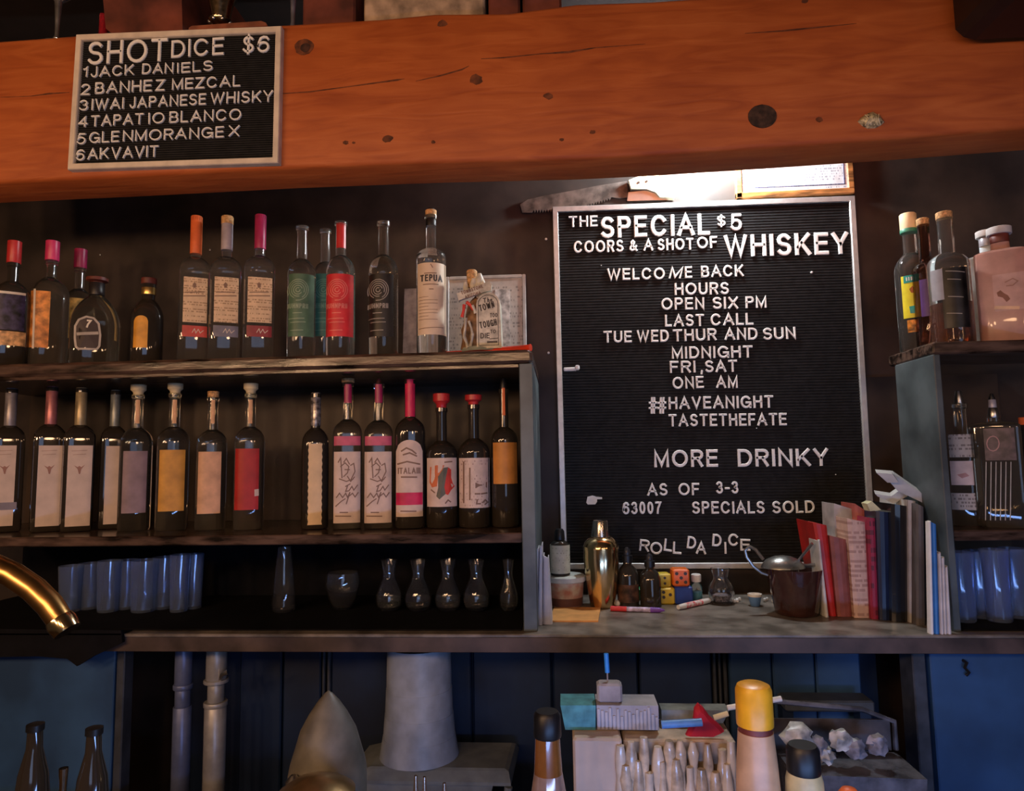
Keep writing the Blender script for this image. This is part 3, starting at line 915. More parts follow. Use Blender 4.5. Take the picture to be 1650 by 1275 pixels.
class Bottle:
    def __init__(s, name, label, px, w, yt, yb, Y, z, group=None, sq=2.0, neck=.34, nh=.72, sh=.60, lip=1.15, m=None, foot=.93, rot=0.0, asp=1.0, top=None):
        ym = (yt + yb) / 2
        xb, xt = P(px, ym, Y), P(px, yt, Y)
        s.Y, s.z = Y, z
        s.R = w / 2 * (Y - .02) / FPX
        s.H = xt.z - z
        s.x = xb.x
        s.sq, s.asp = sq, asp
        s.ang = -math.atan2(s.x, Y) + rot
        s.root = thing(name, label, 'bottle', (s.x, Y, z), (0, 0, s.ang), group)
        R, H = s.R, s.H
        n = R * neck
        top = H if top is None else top * H
        s.neck, s.top = n, top
        pr = [(R * foot * .8, 0, sq), (R * foot, .0015, sq), (R, .006, sq), (R, H * .25, sq), (R, H * sh, sq)]
        for i in range(1, 12):
            t = i / 12
            rr = n + (R - n) * (1 - t ** 2.6)
            pr.append((rr, H * (sh + .012 + (nh - sh - .012) * t), 2 + (sq - 2) * (1 - t) ** .5))
        pr += [(n, H * nh, 2), (n * .97, top - .018, 2), (n, top - .010, 2), (n * lip, top - .009, 2), (n * lip, top - .001, 2), (n * .9, top, 2)]
        mb = MB()
        mb.lathe(pr, 28 if sq > 2.5 else 22, asp=asp)
        s.body = mb.build('body', m or G_clear, s.root, smooth=True)

    def wrap(s, off=.0007):
        R, q = s.R, s.sq

        def W(x, z, y):
            xx = min(abs(x), R * .985)
            yy = (R ** q - xx ** q) ** (1 / q) * s.asp
            return (x, -yy - off + y, z)
        return W

    def loc(s, px, py):
        tx, ty = math.cos(s.ang), math.sin(s.ang)
        nx, ny = math.sin(s.ang), -math.cos(s.ang)
        q = (s.x + nx * s.R * s.asp, s.Y + ny * s.R * s.asp)
        d = ray(px, py)
        t = (q[0] * nx + q[1] * ny) / (d.x * nx + d.y * ny)
        return (d.x * t - s.x) * tx + (d.y * t - s.Y) * ty, EYE.z + d.z * t - s.z

    def label(s, y0, y1, xl, xr, m, arch=0.0, name='label', scal=0, off=.0006, round_=0.0, foot_round=0.0):
        a, b = s.loc(xl, y1), s.loc(xr, y0)
        c, d = s.loc(xl, y0), s.loc(xr, y1)
        xa, xb = a[0], b[0]
        za, zb_ = (a[1] + d[1]) / 2, (b[1] + c[1]) / 2
        xa, xb = max(xa, -s.R * .98), min(xb, s.R * .98)
        W = s.wrap(off)
        nu, nv = 12, (scal * 2 if scal else 6)
        vs, fs = [], []
        for j in range(nv + 1):
            for i in range(nu + 1):
                u = i / nu
                x = xa + (xb - xa) * u
                if scal:
                    x = (xa + xb) / 2 + (x - (xa + xb) / 2) * (1 - .10 * (j % 2))
                zt = zb_ - arch * (1 - math.sqrt(max(0, 1 - (2 * u - 1) ** 2))) * abs(xb - xa) / 2
                z0 = za + foot_round * (1 - math.sqrt(max(0, 1 - (2 * u - 1) ** 2))) * abs(xb - xa) / 2
                vs.append(W(x, z0 + (zt - z0) * j / nv, 0))
        for j in range(nv):
            for i in range(nu):
                q = j * (nu + 1) + i
                fs.append((q, q + 1, q + nu + 2, q + nu + 1))
        mb = MB()
        mb.add(vs, fs)
        return mb.build(name, m, s.root, smooth=True)

    def text(s, txt, x0, x1, yb, cap, m=None, t=.16, slant=0., rot=0., name='lettering', off=.0012, gap=None):
        a, b = s.loc(x0, yb), s.loc(x1, yb)
        c = s.loc(x0, yb - cap)
        mb = MB()
        flat_text(mb, txt, a[0], a[1], b[0] - a[0], c[1] - a[1], s.wrap(off), 0, t, rot, slant, gap)
        return mb.build(name, m or K_ink, s.root)

    def strokes(s, lines, wd, m, name='drawing', off=.0012):
        mb = MB()
        W = s.wrap(off)
        for ln in lines:
            q = [s.loc(*p) for p in ln]
            ribbon(mb, q, wd * (s.Y) / FPX, 0, 0, W)
        return mb.build(name, m, s.root)

    def poly(s, pts, m, name='drawing', off=.0012):
        W = s.wrap(off)
        q = [s.loc(*p) for p in pts]
        cx = sum(p[0] for p in q) / len(q)
        cz = sum(p[1] for p in q) / len(q)
        mb = MB()
        mb.add([W(cx, cz, 0)] + [W(x, z, 0) for x, z in q], [(0, 1 + i, 1 + (i + 1) % len(q)) for i in range(len(q))])
        return mb.build(name, m, s.root)

    def spiral(s, px, py, r, m, wd=1.3):
        L = []
        for k, f in enumerate((.2, .42, .62, .82, 1.0)):
            g = 40 * k
            L.append([(px + r * f * math.cos(math.radians(a + g)), py + r * f * math.sin(math.radians(a + g))) for a in range(0, 320, 20)])
        s.strokes(L, wd, m, 'spiral_emblem')

    def foil(s, y1, m, y0=None, name='neck_foil', ex=1.1):
        """coloured sleeve round the neck from pixel row y0 down to y1"""
        n = s.neck * ex
        z1 = P(825, y1, s.Y)
        z1 = s.loc_z(y1)
        z0 = s.top + .001 if y0 is None else s.loc_z(y0)
        return MB().lathe([(n * .98, z1), (n, z1 + .001), (n, z0 - .002), (n * .9, z0)], 18).build(name, m, s.root, smooth=True)

    def strip(s, y0, y1, m, wfrac=.9, name='paper_seal'):
        n = s.neck
        z0, z1 = s.loc_z(y0), s.loc_z(y1)
        vs, fs = [], []
        for j in range(2):
            for i in range(7):
                x = (i / 6 * 2 - 1) * n * wfrac
                vs.append((x, -math.sqrt(max(0, n * n - x * x)) - n * .13 - .0006, z0 if j else z1))
        for i in range(6):
            fs.append((i, i + 1, i + 8, i + 7))
        return MB().add(vs, fs).build(name, m, s.root, smooth=True)

    def loc_z(s, py):
        px = 825 + (s.x - EYE.x) / s.Y * FPX
        d = ray(px + 80, py)
        p0 = P(s.pxc, py, s.Y) if hasattr(s, 'pxc') else P(px + 80, py, s.Y)
        return p0.z - s.z

    def cap(s, h, r, m, taper=1.0, name='stopper', z0=None, flare=None):
        z = s.top if z0 is None else z0
        n = s.neck * r
        pr = [(n * .96, z - .001), (n, z), (n * taper, z + h - .001), (n * taper * .9, z + h)]
        if flare:
            pr = [(s.neck * .9, z - .002), (s.neck * 1.0, z + h * .25), (n, z + h * .45), (n, z + h - .001), (n * .93, z + h)]
        return MB().lathe(pr, 18).build(name, m, s.root, smooth=True)


UY = 1.345
# ---------------- upper left shelf
zU = z_up
b = Bottle('liquor_bottle', 'dark bottle with red cap and deep blue label at the left frame edge', 18, 56, 424, 577, UY - .012, zU, 'bottles on the upper left shelf', sq=3.5, neck=.30, nh=.82, sh=.62, m=G_dark)
b.label(472, 532, -8, 42, mat('navy_label', (0.045, 0.035, 0.09), .4, var=.5, scale=60)); b.label(534, 557, -8, 42, mat('tan_band', (0.75, 0.42, 0.17), .4, var=.3, scale=90), name='lower_label'); b.label(470, 474, -8, 42, M_cream, name='label_edge', off=.001)
b.cap(.047, 1.3, M_red)
b = Bottle('liquor_bottle', 'dark bottle with bright crimson cap and orange label', 80, 58, 420, 577, UY + .035, zU, 'bottles on the upper left shelf', sq=3.5, neck=.28, nh=.84, sh=.62, m=G_smoke)
b.label(468, 560, 45, 82, mat('orange_label', (0.72, 0.26, 0.05), .4, var=.3, scale=60)); b.strokes([[(56, 466), (53, 560)]], 3, M_cream, 'label_edge')
b.cap(.043, 1.35, M_pink)
b = Bottle('liquor_bottle', 'bottle with dull crimson cap standing behind the flask marked seven', 126, 52, 432, 577, UY + .13, zU, 'bottles on the upper left shelf', sq=3, neck=.3, nh=.8, sh=.6, m=G_smoke)
b.label(480, 545, 104, 138, mat('amber_label', (0.55, 0.32, 0.08), .4, var=.4, scale=60))
b.cap(.044, 1.3, M_crim)
b = Bottle('flask_bottle', 'squat clear flask with a round emblem marked seven and wooden stopper', 154, 76, 458, 577, UY, zU, 'bottles on the upper left shelf', sq=3.0, neck=.26, nh=.86, sh=.42, m=G_smoke, asp=.55)
b.cap(.013, 1.75, M_dkbrown, 1.0, flare=1)
b.foil(478, mat('black_neck', (0.02, 0.015, 0.015), .4), 458, 'neck_band', 1.25)
ol = [(122, 560), (121, 530)] + [(141 + 20 * math.cos(math.radians(a)), 532 + 21 * math.sin(math.radians(a))) for a in range(180, 361, 15)] + [(160, 562), (122, 562)]
ol = [(122, 558), (120.5, 545), (121, 525), (127, 515), (139, 510.5), (151, 513), (159, 522), (161.5, 540), (160, 558), (156, 563), (126, 562)]
b.poly(ol, mat('emblem_ground', (0.05, 0.03, 0.025), .5), 'emblem_ground', .0008)
b.strokes([ol + [ol[0]]], 3.2, mat('pewter', (0.50, 0.44, 0.37), .5), 'emblem_rim', .0014)
b.strokes([[(126, 538), (156, 537)]], 5, mat('pewter', (0.50, 0.44, 0.37), .5), 'emblem_band', .0014)
b.text('7', 137, 145, 528, 13, mat('pewter_light', (0.85, 0.78, 0.62), .5), .2, .15)
b = Bottle('squat_bottle', 'dark squat bottle with gold collar and an orange oval label', 238, 50, 458, 577, UY, zU, 'bottles on the upper left shelf', sq=2.6, neck=.42, nh=.80, sh=.52, m=G_dark)
b.cap(.012, 1.2, M_dkbrown)
b.foil(477, M_gold, 457, 'gold_collar', 1.12)
b.label(508, 560, 214, 239, mat('orange_oval', (0.78, 0.36, 0.04), .45, var=.15), arch=.9)
for i, (px, foil, band, cc, yt, lab, ys) in enumerate(((314, M_or, mat('red_band', (0.60, 0.08, 0.06), .45), 'seal', 350, 'square clear bottle with beige label and an orange neck seal', 410), (364, mat('grey_seal', (0.42, 0.36, 0.38), .4), mat('slate_band', (0.20, 0.19, 0.24), .45), 'seal', 350, 'square clear bottle with beige label and a grey neck seal', 404), (418, M_crim, mat('maroon_band', (0.30, 0.04, 0.045), .45), 'seal', 348, 'square clear bottle with beige label and a maroon neck seal', 402))):
    b = Bottle('liquor_bottle', lab, px, 50, yt, 572, UY, zU, 'beige label bottles on the upper left shelf', sq=5, neck=.33, nh=.72, sh=.60, m=G_clear)
    b.pxc = px
    b.foil(ys, foil, None, 'neck_seal', 1.16)
    if i == 1:
        b.foil(362, M_cork, None, 'cork_top', 1.22)
    b.label(447, 520, px - 20, px + 21, beige)
    b.label(525, 543, px - 21, px + 20, band, name='lower_band')
    e = px - 0.5
    b.poly([(e - 2, 464), (e + 2, 464), (e + 3, 458), (e, 455), (e - 3, 458)], K_brown, 'emblem')
    b.strokes([[(e - 15, 471), (e + 15, 471)], [(e - 17, 477), (e + 17, 477)]], 1.6, K_brown, 'print_lines')
    b.strokes([[(e - 4, 536), (e, 530), (e + 2, 537), (e + 6, 531), (e + 9, 537), (e + 14, 533)]], 1.0, M_cream, 'handwriting')

SPIR = 'bottles with a spiral emblem on the upper left shelf'


def spiral_bottle(px, w_, yt, m_lab, ink, lab, Y, spx, gm=G_clear, lw=None, lx=None):
    b = Bottle('liquor_bottle', lab, px, w_, yt, 569, Y, zU, SPIR, sq=2.3, neck=.36, nh=.75, sh=.60, m=gm, lip=1.25)
    b.label(441, 542, lx[0], lx[1], m_lab)
    b.spiral(spx, 467, 17, ink)
    b.text('IUHNPRII', spx - 17, spx + 16, 496, 8, ink, .2)
    b.strokes([[(spx - 8, 504), (spx + 6, 504)], [(spx - 15, 513), (spx + 10, 513)], [(spx - 12, 519), (spx + 12, 519)], [(spx - 12, 532), (spx + 8, 532)]], 1.2, ink, 'print_lines')
    return b


spiral_bottle(524, 44, 370, mat('teal_label', (0.03, 0.17, 0.15), .4, var=.2), mat('teal_ink', (0.1, 0.3, 0.25), .4), 'clear bottle with a teal label half hidden behind the green one', UY + .05, 521, lx=(506, 540))
spiral_bottle(486, 47, 365, mat('green_label', (0.085, 0.17, 0.10), .4, var=.15), mat('green_ink', (0.28, 0.38, 0.26), .4), 'clear bottle with a green spiral label', UY, 480, lx=(464, 507))
b = spiral_bottle(549, 48, 358, mat('red_label', (0.72, 0.03, 0.04), .4, var=.1), mat('red_ink', (0.85, 0.22, 0.18), .4), 'clear bottle with a bright red spiral label', UY, 543, lx=(524, 570))
b.pxc = 549
b.strip(362, 402, M_red)
spiral_bottle(618, 49, 358, mat('black_label', (0.02, 0.016, 0.014), .4), mat('silver_ink', (0.36, 0.32, 0.28), .4), 'clear bottle with a black spiral label', UY, 609, G_smoke, lx=(594, 634))
b = Bottle('liquor_bottle', 'tall clear bottle with cork and a pale peach label with dark lettering', 695, 50, 347, 567, UY, zU, 'bottles on the upper left shelf', sq=2.0, neck=.34, nh=.76, sh=.68, lip=1.25, m=G_clear)
b.pxc = 695
b.cap(.010, 1.15, M_cork)
b.cap(.004, .75, M_black, name='top_disc', z0=b.top + .0098)
b.foil(365, M_black, 352, 'neck_band', 1.06)
b.label(423, 539, 673, 719, mat('pale_peach', (0.78, 0.60, 0.42), .5, var=.05))
b.text('TEPUA', 677, 713, 453, 11, K_ink, .2)
b.strokes([[(684, 440), (703, 440)], [(682, 458), (706, 458)], [(692, 466), (698, 466)], [(694, 426), (697, 431)]], 1.4, K_brown, 'print_lines')
for i in range(8):
    b.strokes([[(675, 478 + i * 5.2), (705 if i % 3 else 690, 478 + i * 5.2)]], .7, K_brown, 'print_line')
b.strokes([[(675, 529), (714, 527)]], 1, K_brown, 'print_line')

# ---- ceramic souvenir decanter
dc = P(777, 553, UY)
ky = UY / FPX
dec = thing('ceramic_decanter', 'ceramic souvenir decanter shaped like a skeleton, sign and gravestone', 'decanter', (dc.x, UY, zU + .0075))
M_cer = mat('cream_ceramic', (0.66, 0.60, 0.48), .5, var=.18, scale=60)
M_cerd = mat('brown_ceramic', (0.28, 0.15, 0.07), .35, var=.3, scale=70)
MB().lathe([(.040, 0), (.042, .003), (.040, .008), (.036, .009)], 22, asp=.75).build('base', mat('greygreen_ceramic', (0.30, 0.33, 0.28), .35), dec, smooth=True)


def dl(x, y):
    return ((x - 777) * ky, (553 - y) * ky * 1.0)


mb = MB()
prof = [(753, 24, 0), (754, 22, .02), (752, 22, .04), (757, 20, .06), (759, 19, .08), (760, 18, .092), (764, 17, .10), (766, 12, .108), (760, 10, .112)]
mb.loft([[((cx - 777 + 12) * ky + w_ * ky * math.cos(t), .6 * w_ * ky * math.sin(t), .006 + h) for t in [2 * math.pi * i / 14 for i in range(14)]] for cx, w_, h in prof])
mb.build('cactus_body', M_cerd, dec, smooth=True)
x, z = dl(761, 420)
MB().lathe([(.008, -.03), (.010, -.012), (.0105, -.001), (.0108, 0), (.0108, .003), (.009, .0055)], 16, (x, 0, z)).build('cork', M_cork, dec, smooth=True)
for xx, yy, r_, h_ in ((765, 446, 6, 14), (775, 436, 6.5, 12), (772, 450, 6, 15), (752, 447, 4, 10), (780, 446, 5, 12)):
    x, z = dl(xx, yy)
    MB().lathe([(r_ * ky * .4, -h_ * ky), (r_ * ky, -h_ * ky * .5), (r_ * ky * 1.05, h_ * ky * .3), (r_ * ky * .5, h_ * ky)], 10, (x, -.012, z)).build('knuckle', M_cer, dec, smooth=True)
mb = MB()
q = [dl(*p) for p in ((739, 459), (763, 452), (792, 440), (796, 447), (795, 456), (770, 462), (742, 471))]
mb.prism(q, -.028, -.018)
mb.build('signboard', M_cer, dec)
mb = MB()
a0 = dl(747, 462.5)
flat_text(mb, 'TOMBSTONE', a0[0], a0[1] + .0008, 37 * ky, 6.2 * ky, lambda x, z, y: (x, -.0285, z), 0, .2, math.radians(16))
a0 = dl(753, 469)
flat_text(mb, 'ARIZONA', a0[0], a0[1] + .0004, 27 * ky, 5.6 * ky, lambda x, z, y: (x, -.0285, z), 0, .2, math.radians(16))
mb.build('lettering', K_brown, dec)
mb = MB()
g = [(771, 551), (771, 478)] + [(790 + 19 * math.cos(math.radians(a)), 478 - 18 * math.sin(math.radians(a))) for a in range(180, -1, -20)] + [(811, 551)]
mb.prism([dl(*p) for p in g], -.030, .012)
mb.build('gravestone', M_cer, dec)
mb = MB()
gi = [(774, 546), (774, 479)] + [(790 + 16 * math.cos(math.radians(a)), 479 - 15 * math.sin(math.radians(a))) for a in range(180, -1, -20)] + [(806, 546), (774, 546)]
ribbon(mb, [dl(*p) for p in gi], 1.0 * ky, 0, 0, lambda x, z, y: (x, -.0304, z))
for tx, x0, x1, yb, cp, ro in (('T', 782, 788, 477, 8, 5), ('he', 789, 797, 476, 8, 0), ('TOWN', 777, 802, 491, 11, 14), ('TOO', 793, 805, 501, 7, 0), ('TOUGH', 777, 805, 519, 11, 10), ('TO', 793, 802, 527, 6, 0), ('DIE', 777, 792, 535, 9, 0), ('1878', 789, 803, 545, 5, 0)):
    if tx == '1878':
        ribbon(mb, [dl(789, 541), dl(803, 541)], 3 * ky, 0, 0, lambda x, z, y: (x, -.0304, z))
        continue
    a0 = dl(x0, yb)
    flat_text(mb, tx, a0[0], a0[1], (x1 - x0) * ky, cp * ky, lambda x, z, y: (x, -.0304, z), 0, .17, math.radians(ro))
ribbon(mb, [dl(792, 536), dl(806, 535)], 1.2 * ky, 0, 0, lambda x, z, y: (x, -.0304, z))
mb.build('lettering', K_ink, dec)
for (x0, y0, x1, y1, r_, m_) in ((751, 478, 747, 498, 3, K_red), (755, 474, 766, 486, 3.2, K_red), (753, 500, 750, 530, 2.6, M_cer), (758, 505, 764, 528, 2.4, M_cer), (750, 530, 756, 548, 3.2, M_cer), (764, 526, 760, 546, 3, M_cer), (764, 480, 769, 492, 3, M_cer)):
    a0, a1 = dl(x0, y0), dl(x1, y1)
    MB().tube([(a0[0], -.026, a0[1]), ((a0[0] + a1[0]) / 2 + .001, -.027, (a0[1] + a1[1]) / 2), (a1[0], -.024, a1[1])], [r_ * ky, r_ * ky * .7, r_ * ky], 8).build('bone' if m_ is M_cer else 'scarf_end', m_, dec, smooth=True)

# red rod on the shelf
a, b2 = P(640, 563, 1.30), P(857, 559, 1.30)
rr_ = .0062
rod = thing('red_rod', 'long thin red rod lying along the end of the upper shelf', 'rod', (P(640, 563, UY + .06).x, UY + .055, zU + rr_ + .0003))
xe = P(855, 559, 1.30).x - rod.location.x
MB().tube([(-.02, .0, 0), (xe * .5, -.035, 0), (xe - .004, -.083, 0), (xe, -.085, 0)], [rr_, rr_, rr_, rr_ * 1.15], 10).build('rod_body', mat('red_plastic', (0.68, 0.045, 0.015), .35), rod, smooth=True)
rod.location.y = 1.385

# framed print and card leaning at the back
def leaning(name, label, cat, x0, x1, y0, y1, Y, z, m_face, frame=None, m_frame=None, lean=.10):
    a, b2 = P(x0, y1, Y), P(x1, y0, Y)
    wd, h = b2.x - a.x, b2.z - z
    r = thing(name, label, cat, (a.x, Y, z), (-lean, 0, 0))
    if frame:
        bx('backing', (frame * .8, .003, frame * .8), (wd - frame * .8, .008, h - frame * .8), m_face, r)
        bx('frame_bar', (0, 0, 0), (frame, .011, h), m_frame, r, .0015)
        bx('frame_bar', (wd - frame, 0, 0), (wd, .011, h), m_frame, r, .0015)
        bx('frame_bar', (frame, 0, h - frame), (wd - frame, .011, h), m_frame, r, .0015)
        bx('frame_bar', (frame, 0, 0), (wd - frame, .011, frame), m_frame, r, .0015)
    else:
        bx('card', (0, 0, 0), (wd, .002, h), m_face, r)
    return r, wd, h


fr, wd, h = leaning('framed_print', 'grey framed print leaning on the wall behind the ceramic decanter', 'picture', 716, 846, 436, 556, WALL_Y - .032, zU, printed('grey_print', (0.50, 0.48, 0.44), (0.2, 0.19, 0.18), 120, 200, .55), .009, mat('grey_frame', (0.45, 0.44, 0.42), .5), lean=.0)
fr.rotation_euler = (-.1, 0, 0)
bx('print_panel', (wd * .62, .0015, h * .12), (wd * .80, .003, h * .85), mat('print_panel', (0.6, 0.6, 0.58), .5, var=.3, scale=60), fr)
leaning('paper_card', 'plain pale card leaning behind the black spiral bottle', 'card', 648, 712, 458, 560, WALL_Y - .07, zU, mat('card_grey', (0.42, 0.36, 0.34), .6, var=.2, scale=40), lean=.12)

# ---------------- lower left shelf
LY = 1.40
zL = z_mid
GLo = 'bottles on the middle left shelf'
M_wl = mat('white_label', (0.70, 0.56, 0.48), .55, var=.06)


def low(px, w_, yt, lab, sq=4, neck=.34, nh=.74, sh=.60, m=G_dark, Y=LY, lip=1.15, name='liquor_bottle'):
    b = Bottle(name, lab, px, w_, yt, 855, Y, zL, GLo, sq=sq, neck=neck, nh=nh, sh=sh, m=m, lip=lip)
    b.pxc = px
    return b


foils = {14: mat('grey_neck', (0.33, 0.3, 0.31), .3, .3, var=.2), 90: mat('rose_neck', (0.48, 0.17, 0.17), .3, .3, var=.2), 137: mat('olive_neck', (0.42, 0.33, 0.18), .3, .3, var=.2), 166: mat('greygreen_neck', (0.24, 0.26, 0.24), .3, .3, var=.2)}
for px, xl, xr, yt, lab, Y in ((13, -14, 27, 627, 'dark bottle with white label and grey neck at the left frame edge', LY), (79, 56, 101, 624, 'white label bottle with a rose pink neck', LY), (127, 104, 150, 626, 'white label bottle with an olive gold neck', LY), (158, 140, 177, 626, 'bottle with grey green neck partly behind the olive necked one', LY + .05)):
    b = low(px, 47 if px != 158 else 42, yt, lab, sq=7, nh=.74, sh=.62)
    key = {13: 14, 79: 90, 127: 137, 158: 166}[px]
    if Y != LY:
        b.root.location.y = Y
    b.foil(688, foils[key], None, 'neck_foil', 1.12)
    b.label(718, 848, xl, xr, M_wl)
    c = (xl + xr) / 2 + 1
    if px != 158:
        b.poly([(c - 9, 750), (c - 3, 753), (c, 751), (c + 3, 753), (c + 9, 749), (c + 3, 756), (c + 1, 764), (c - 1, 764), (c - 3, 756)], mat('ink_rust', (0.38, 0.19, 0.14), .5), 'bird_emblem')
        b.strokes([[(c - 12, 727), (c + 12, 726)], [(c - 10, 733), (c + 10, 732)]], 1.2, mat('ink_faint', (0.55, 0.38, 0.31), .5), 'print_lines')
    if px == 13:
        b.label(810, 822, -14, 27, mat('grey_band', (0.25, 0.22, 0.26), .5), name='grey_band', off=.001)
# four bottles with plain colour labels and cork stoppers
for px, w_, yt, lm, xl, xr, y0, y1, lab, cm in (
        (219, 50, 636, mat('mauve_label', (0.29, 0.20, 0.22), .5, var=.12), 195, 238, 727, 827, 'dark bottle with a dusky mauve label', M_cream_cap),
        (279, 50, 634, mat('mustard_label', (0.68, 0.33, 0.05), .5, var=.12), 254, 299, 725, 824, 'dark bottle with a mustard orange label', M_cream_cap),
        (341, 48, 640, mat('peach_label', (0.74, 0.42, 0.24), .5, var=.12), 317, 357, 728, 828, 'dark bottle with a peach coloured label', M_cork),
        (402, 48, 634, mat('crimson_label', (0.46, 0.022, 0.018), .5, var=.1), 377, 418, 723, 822, 'dark bottle with a deep red label', M_cream_cap)):
    b = low(px, w_, yt, lab, sq=3.2, nh=.75, sh=.62, m=G_smoke)
    if cm is M_cork:
        b.cap(.012, 1.1, cm, 1.05)
    else:
        b.cap(.021, 1.45, cm, 1.1, flare=1)
    b.strip(645, 683, mat('neck_strip', (0.72, 0.40, 0.20), .4), .35, 'neck_strip')
    b.label(y0, y1, xl, xr, lm)
    if px == 402:
        b.poly([(xr - 8, 789), (xr - 1, 788), (xr - 1, 799), (xr - 8, 800)], M_wl, 'price_spot')
# scalloped label bottle
b = low(508, 44, 634, 'dark bottle with a narrow beige label with scalloped edge', sq=3, nh=.74, sh=.60, m=G_dark)
b.foil(687, mat('silver_neck', (0.45, 0.40, 0.38), .25, .6, var=.4, scale=120), None, 'neck_foil', 1.1)
b.label(715, 846, 495, 520, mat('beige_plain', (0.82, 0.58, 0.32), .5, var=.06), scal=12)
# two illustrated label bottles
for px, yt, cm, lab in ((560, 616, M_cork, 'illustrated cream label bottle with pink band and cork stopper'), (610, 618, None, 'illustrated cream label bottle with pink band and open spout')):
    b = low(px, 47, yt, lab, sq=4.5, nh=.74, sh=.62, m=G_smoke)
    if cm:
        b.cap(.008, 1.35, cm)
    else:
        b.cap(.010, .55, M_dkbrown, .7, name='pour_spout')
    b.strip(620, 650, M_crim, .75)
    b.label(703, 718, px - 22, px + 21, mat('pink_band', (0.70, 0.12, 0.20), .45), name='pink_band')
    b.label(728, 843, px - 23, px + 21, mat('cream_plain', (0.76, 0.58, 0.47), .55, var=.08))
    o_ = px - 560
    L = [[(545, 745), (549, 738), (551, 770)], [(549, 752), (556, 746), (562, 752), (560, 762), (554, 768)], [(554, 745), (558, 739), (563, 748)], [(565, 750), (570, 747), (572, 760), (566, 772)], [(547, 772), (558, 776), (569, 772)], [(556, 757), (563, 757)], [(560, 768), (565, 776), (571, 769)],
         [(557, 784), (564, 780)], [(560, 783), (557, 792), (562, 791)], [(563, 790), (567, 784), (570, 790), (576, 782)], [(542, 802), (547, 795), (552, 802), (557, 795), (560, 802), (564, 793), (558, 812)], [(562, 800), (568, 795), (572, 801), (577, 794)], [(541, 816), (550, 808), (556, 804)], [(548, 826), (560, 826)], [(541, 832), (565, 832)]]
    b.strokes([[(x + o_, y) for x, y in l] for l in L], 1.7, K_brown, 'drawing')
# arched label bottle
b = low(661, 50, 612, 'bottle with arched cream label, magenta stripe and red neck strip', sq=3, nh=.74, sh=.62, m=G_dark)
b.strip(612, 672, mat('hot_pink', (0.75, 0.03, 0.10), .4), .95)
b.foil(674, G_smoke, 613, 'neck_sleeve', 1.04)
b.label(709, 833, 638, 681, mat('cream_plain', (0.76, 0.58, 0.47), .55, var=.08), arch=.85)
b.label(794, 814, 638, 681, mat('magenta_stripe', (0.72, 0.02, 0.10), .45), name='magenta_stripe', off=.001)
b.strokes([[(647, 727), (655, 722), (664, 726), (670, 731)], [(650, 733), (660, 730), (671, 735)], [(641, 748), (656, 744), (676, 748)], [(647, 769), (671, 769)]], 2.4, K_brown, 'drawing')
b.text('ITALAIII', 641, 677, 764, 10, K_brown, .16)
b.strokes([[(646, 824), (670, 824)]], 2, K_brown, 'print_lines')
# round bottles with red wax tops
for px, yt, lab in ((712, 657, 'round bottle with red wax top and a red and green picture label'), (764, 652, 'round bottle with red wax top and a plain printed cream label')):
    b = low(px, 52, yt, lab, sq=2, nh=.72, sh=.58, m=G_dark)
    b.cap(.029 if px == 712 else .020, 1.6, M_red, .9, flare=1)
    b.label(738, 817 if px == 712 else 819, px - 24, px + 24 if px == 712 else px + 25, cream if px == 764 else mat('cream_plain', (0.76, 0.58, 0.47), .55, var=.08))
    if px == 712:
        b.poly([(693, 753), (703, 750), (716, 750), (713, 757), (706, 768), (704, 784), (696, 786), (692, 778)], mat('picture_orange', (0.70, 0.17, 0.06), .5), 'picture_orange')
        b.poly([(706, 768), (715, 754), (722, 753), (719, 768), (716, 785), (718, 796), (708, 805), (703, 800), (706, 786)], mat('picture_green', (0.14, 0.13, 0.09), .5), 'picture_green', .0014)
        b.poly([(722, 753), (727, 757), (727, 770), (730, 780), (733, 784), (727, 790), (722, 798), (717, 796), (716, 785), (719, 768)], mat('picture_red', (0.75, 0.06, 0.04), .5), 'picture_red')
        b.strokes([[(717, 745), (728, 744)], [(718, 811), (722, 806), (726, 809)], [(695, 790), (700, 794)]], 2, K_brown, 'print_lines')
    else:
        b.poly([(766, 778), (785, 777), (785, 786), (766, 787)], K_brown, 'print_block')
        b.strokes([[(766, 796), (773, 796)], [(776, 796), (784, 795)], [(769, 806), (768, 812), (774, 812)], [(778, 810), (782, 806), (786, 810), (782, 813)], [(757, 755), (757, 805)], [(747, 745), (747, 810)]], 2.4, K_brown, 'print_lines')
b = low(813, 44, 627, 'dark round bottle with an orange label against the side panel', sq=2, nh=.72, sh=.60, m=G_dark)
b.cap(.022, .95, M_black, .6, name='pour_spout')
b.strip(626, 670, M_or, .3, 'neck_strip')
b.label(713, 780, 795, 833, mat('orange_plain', (0.68, 0.27, 0.05), .5, var=.1))

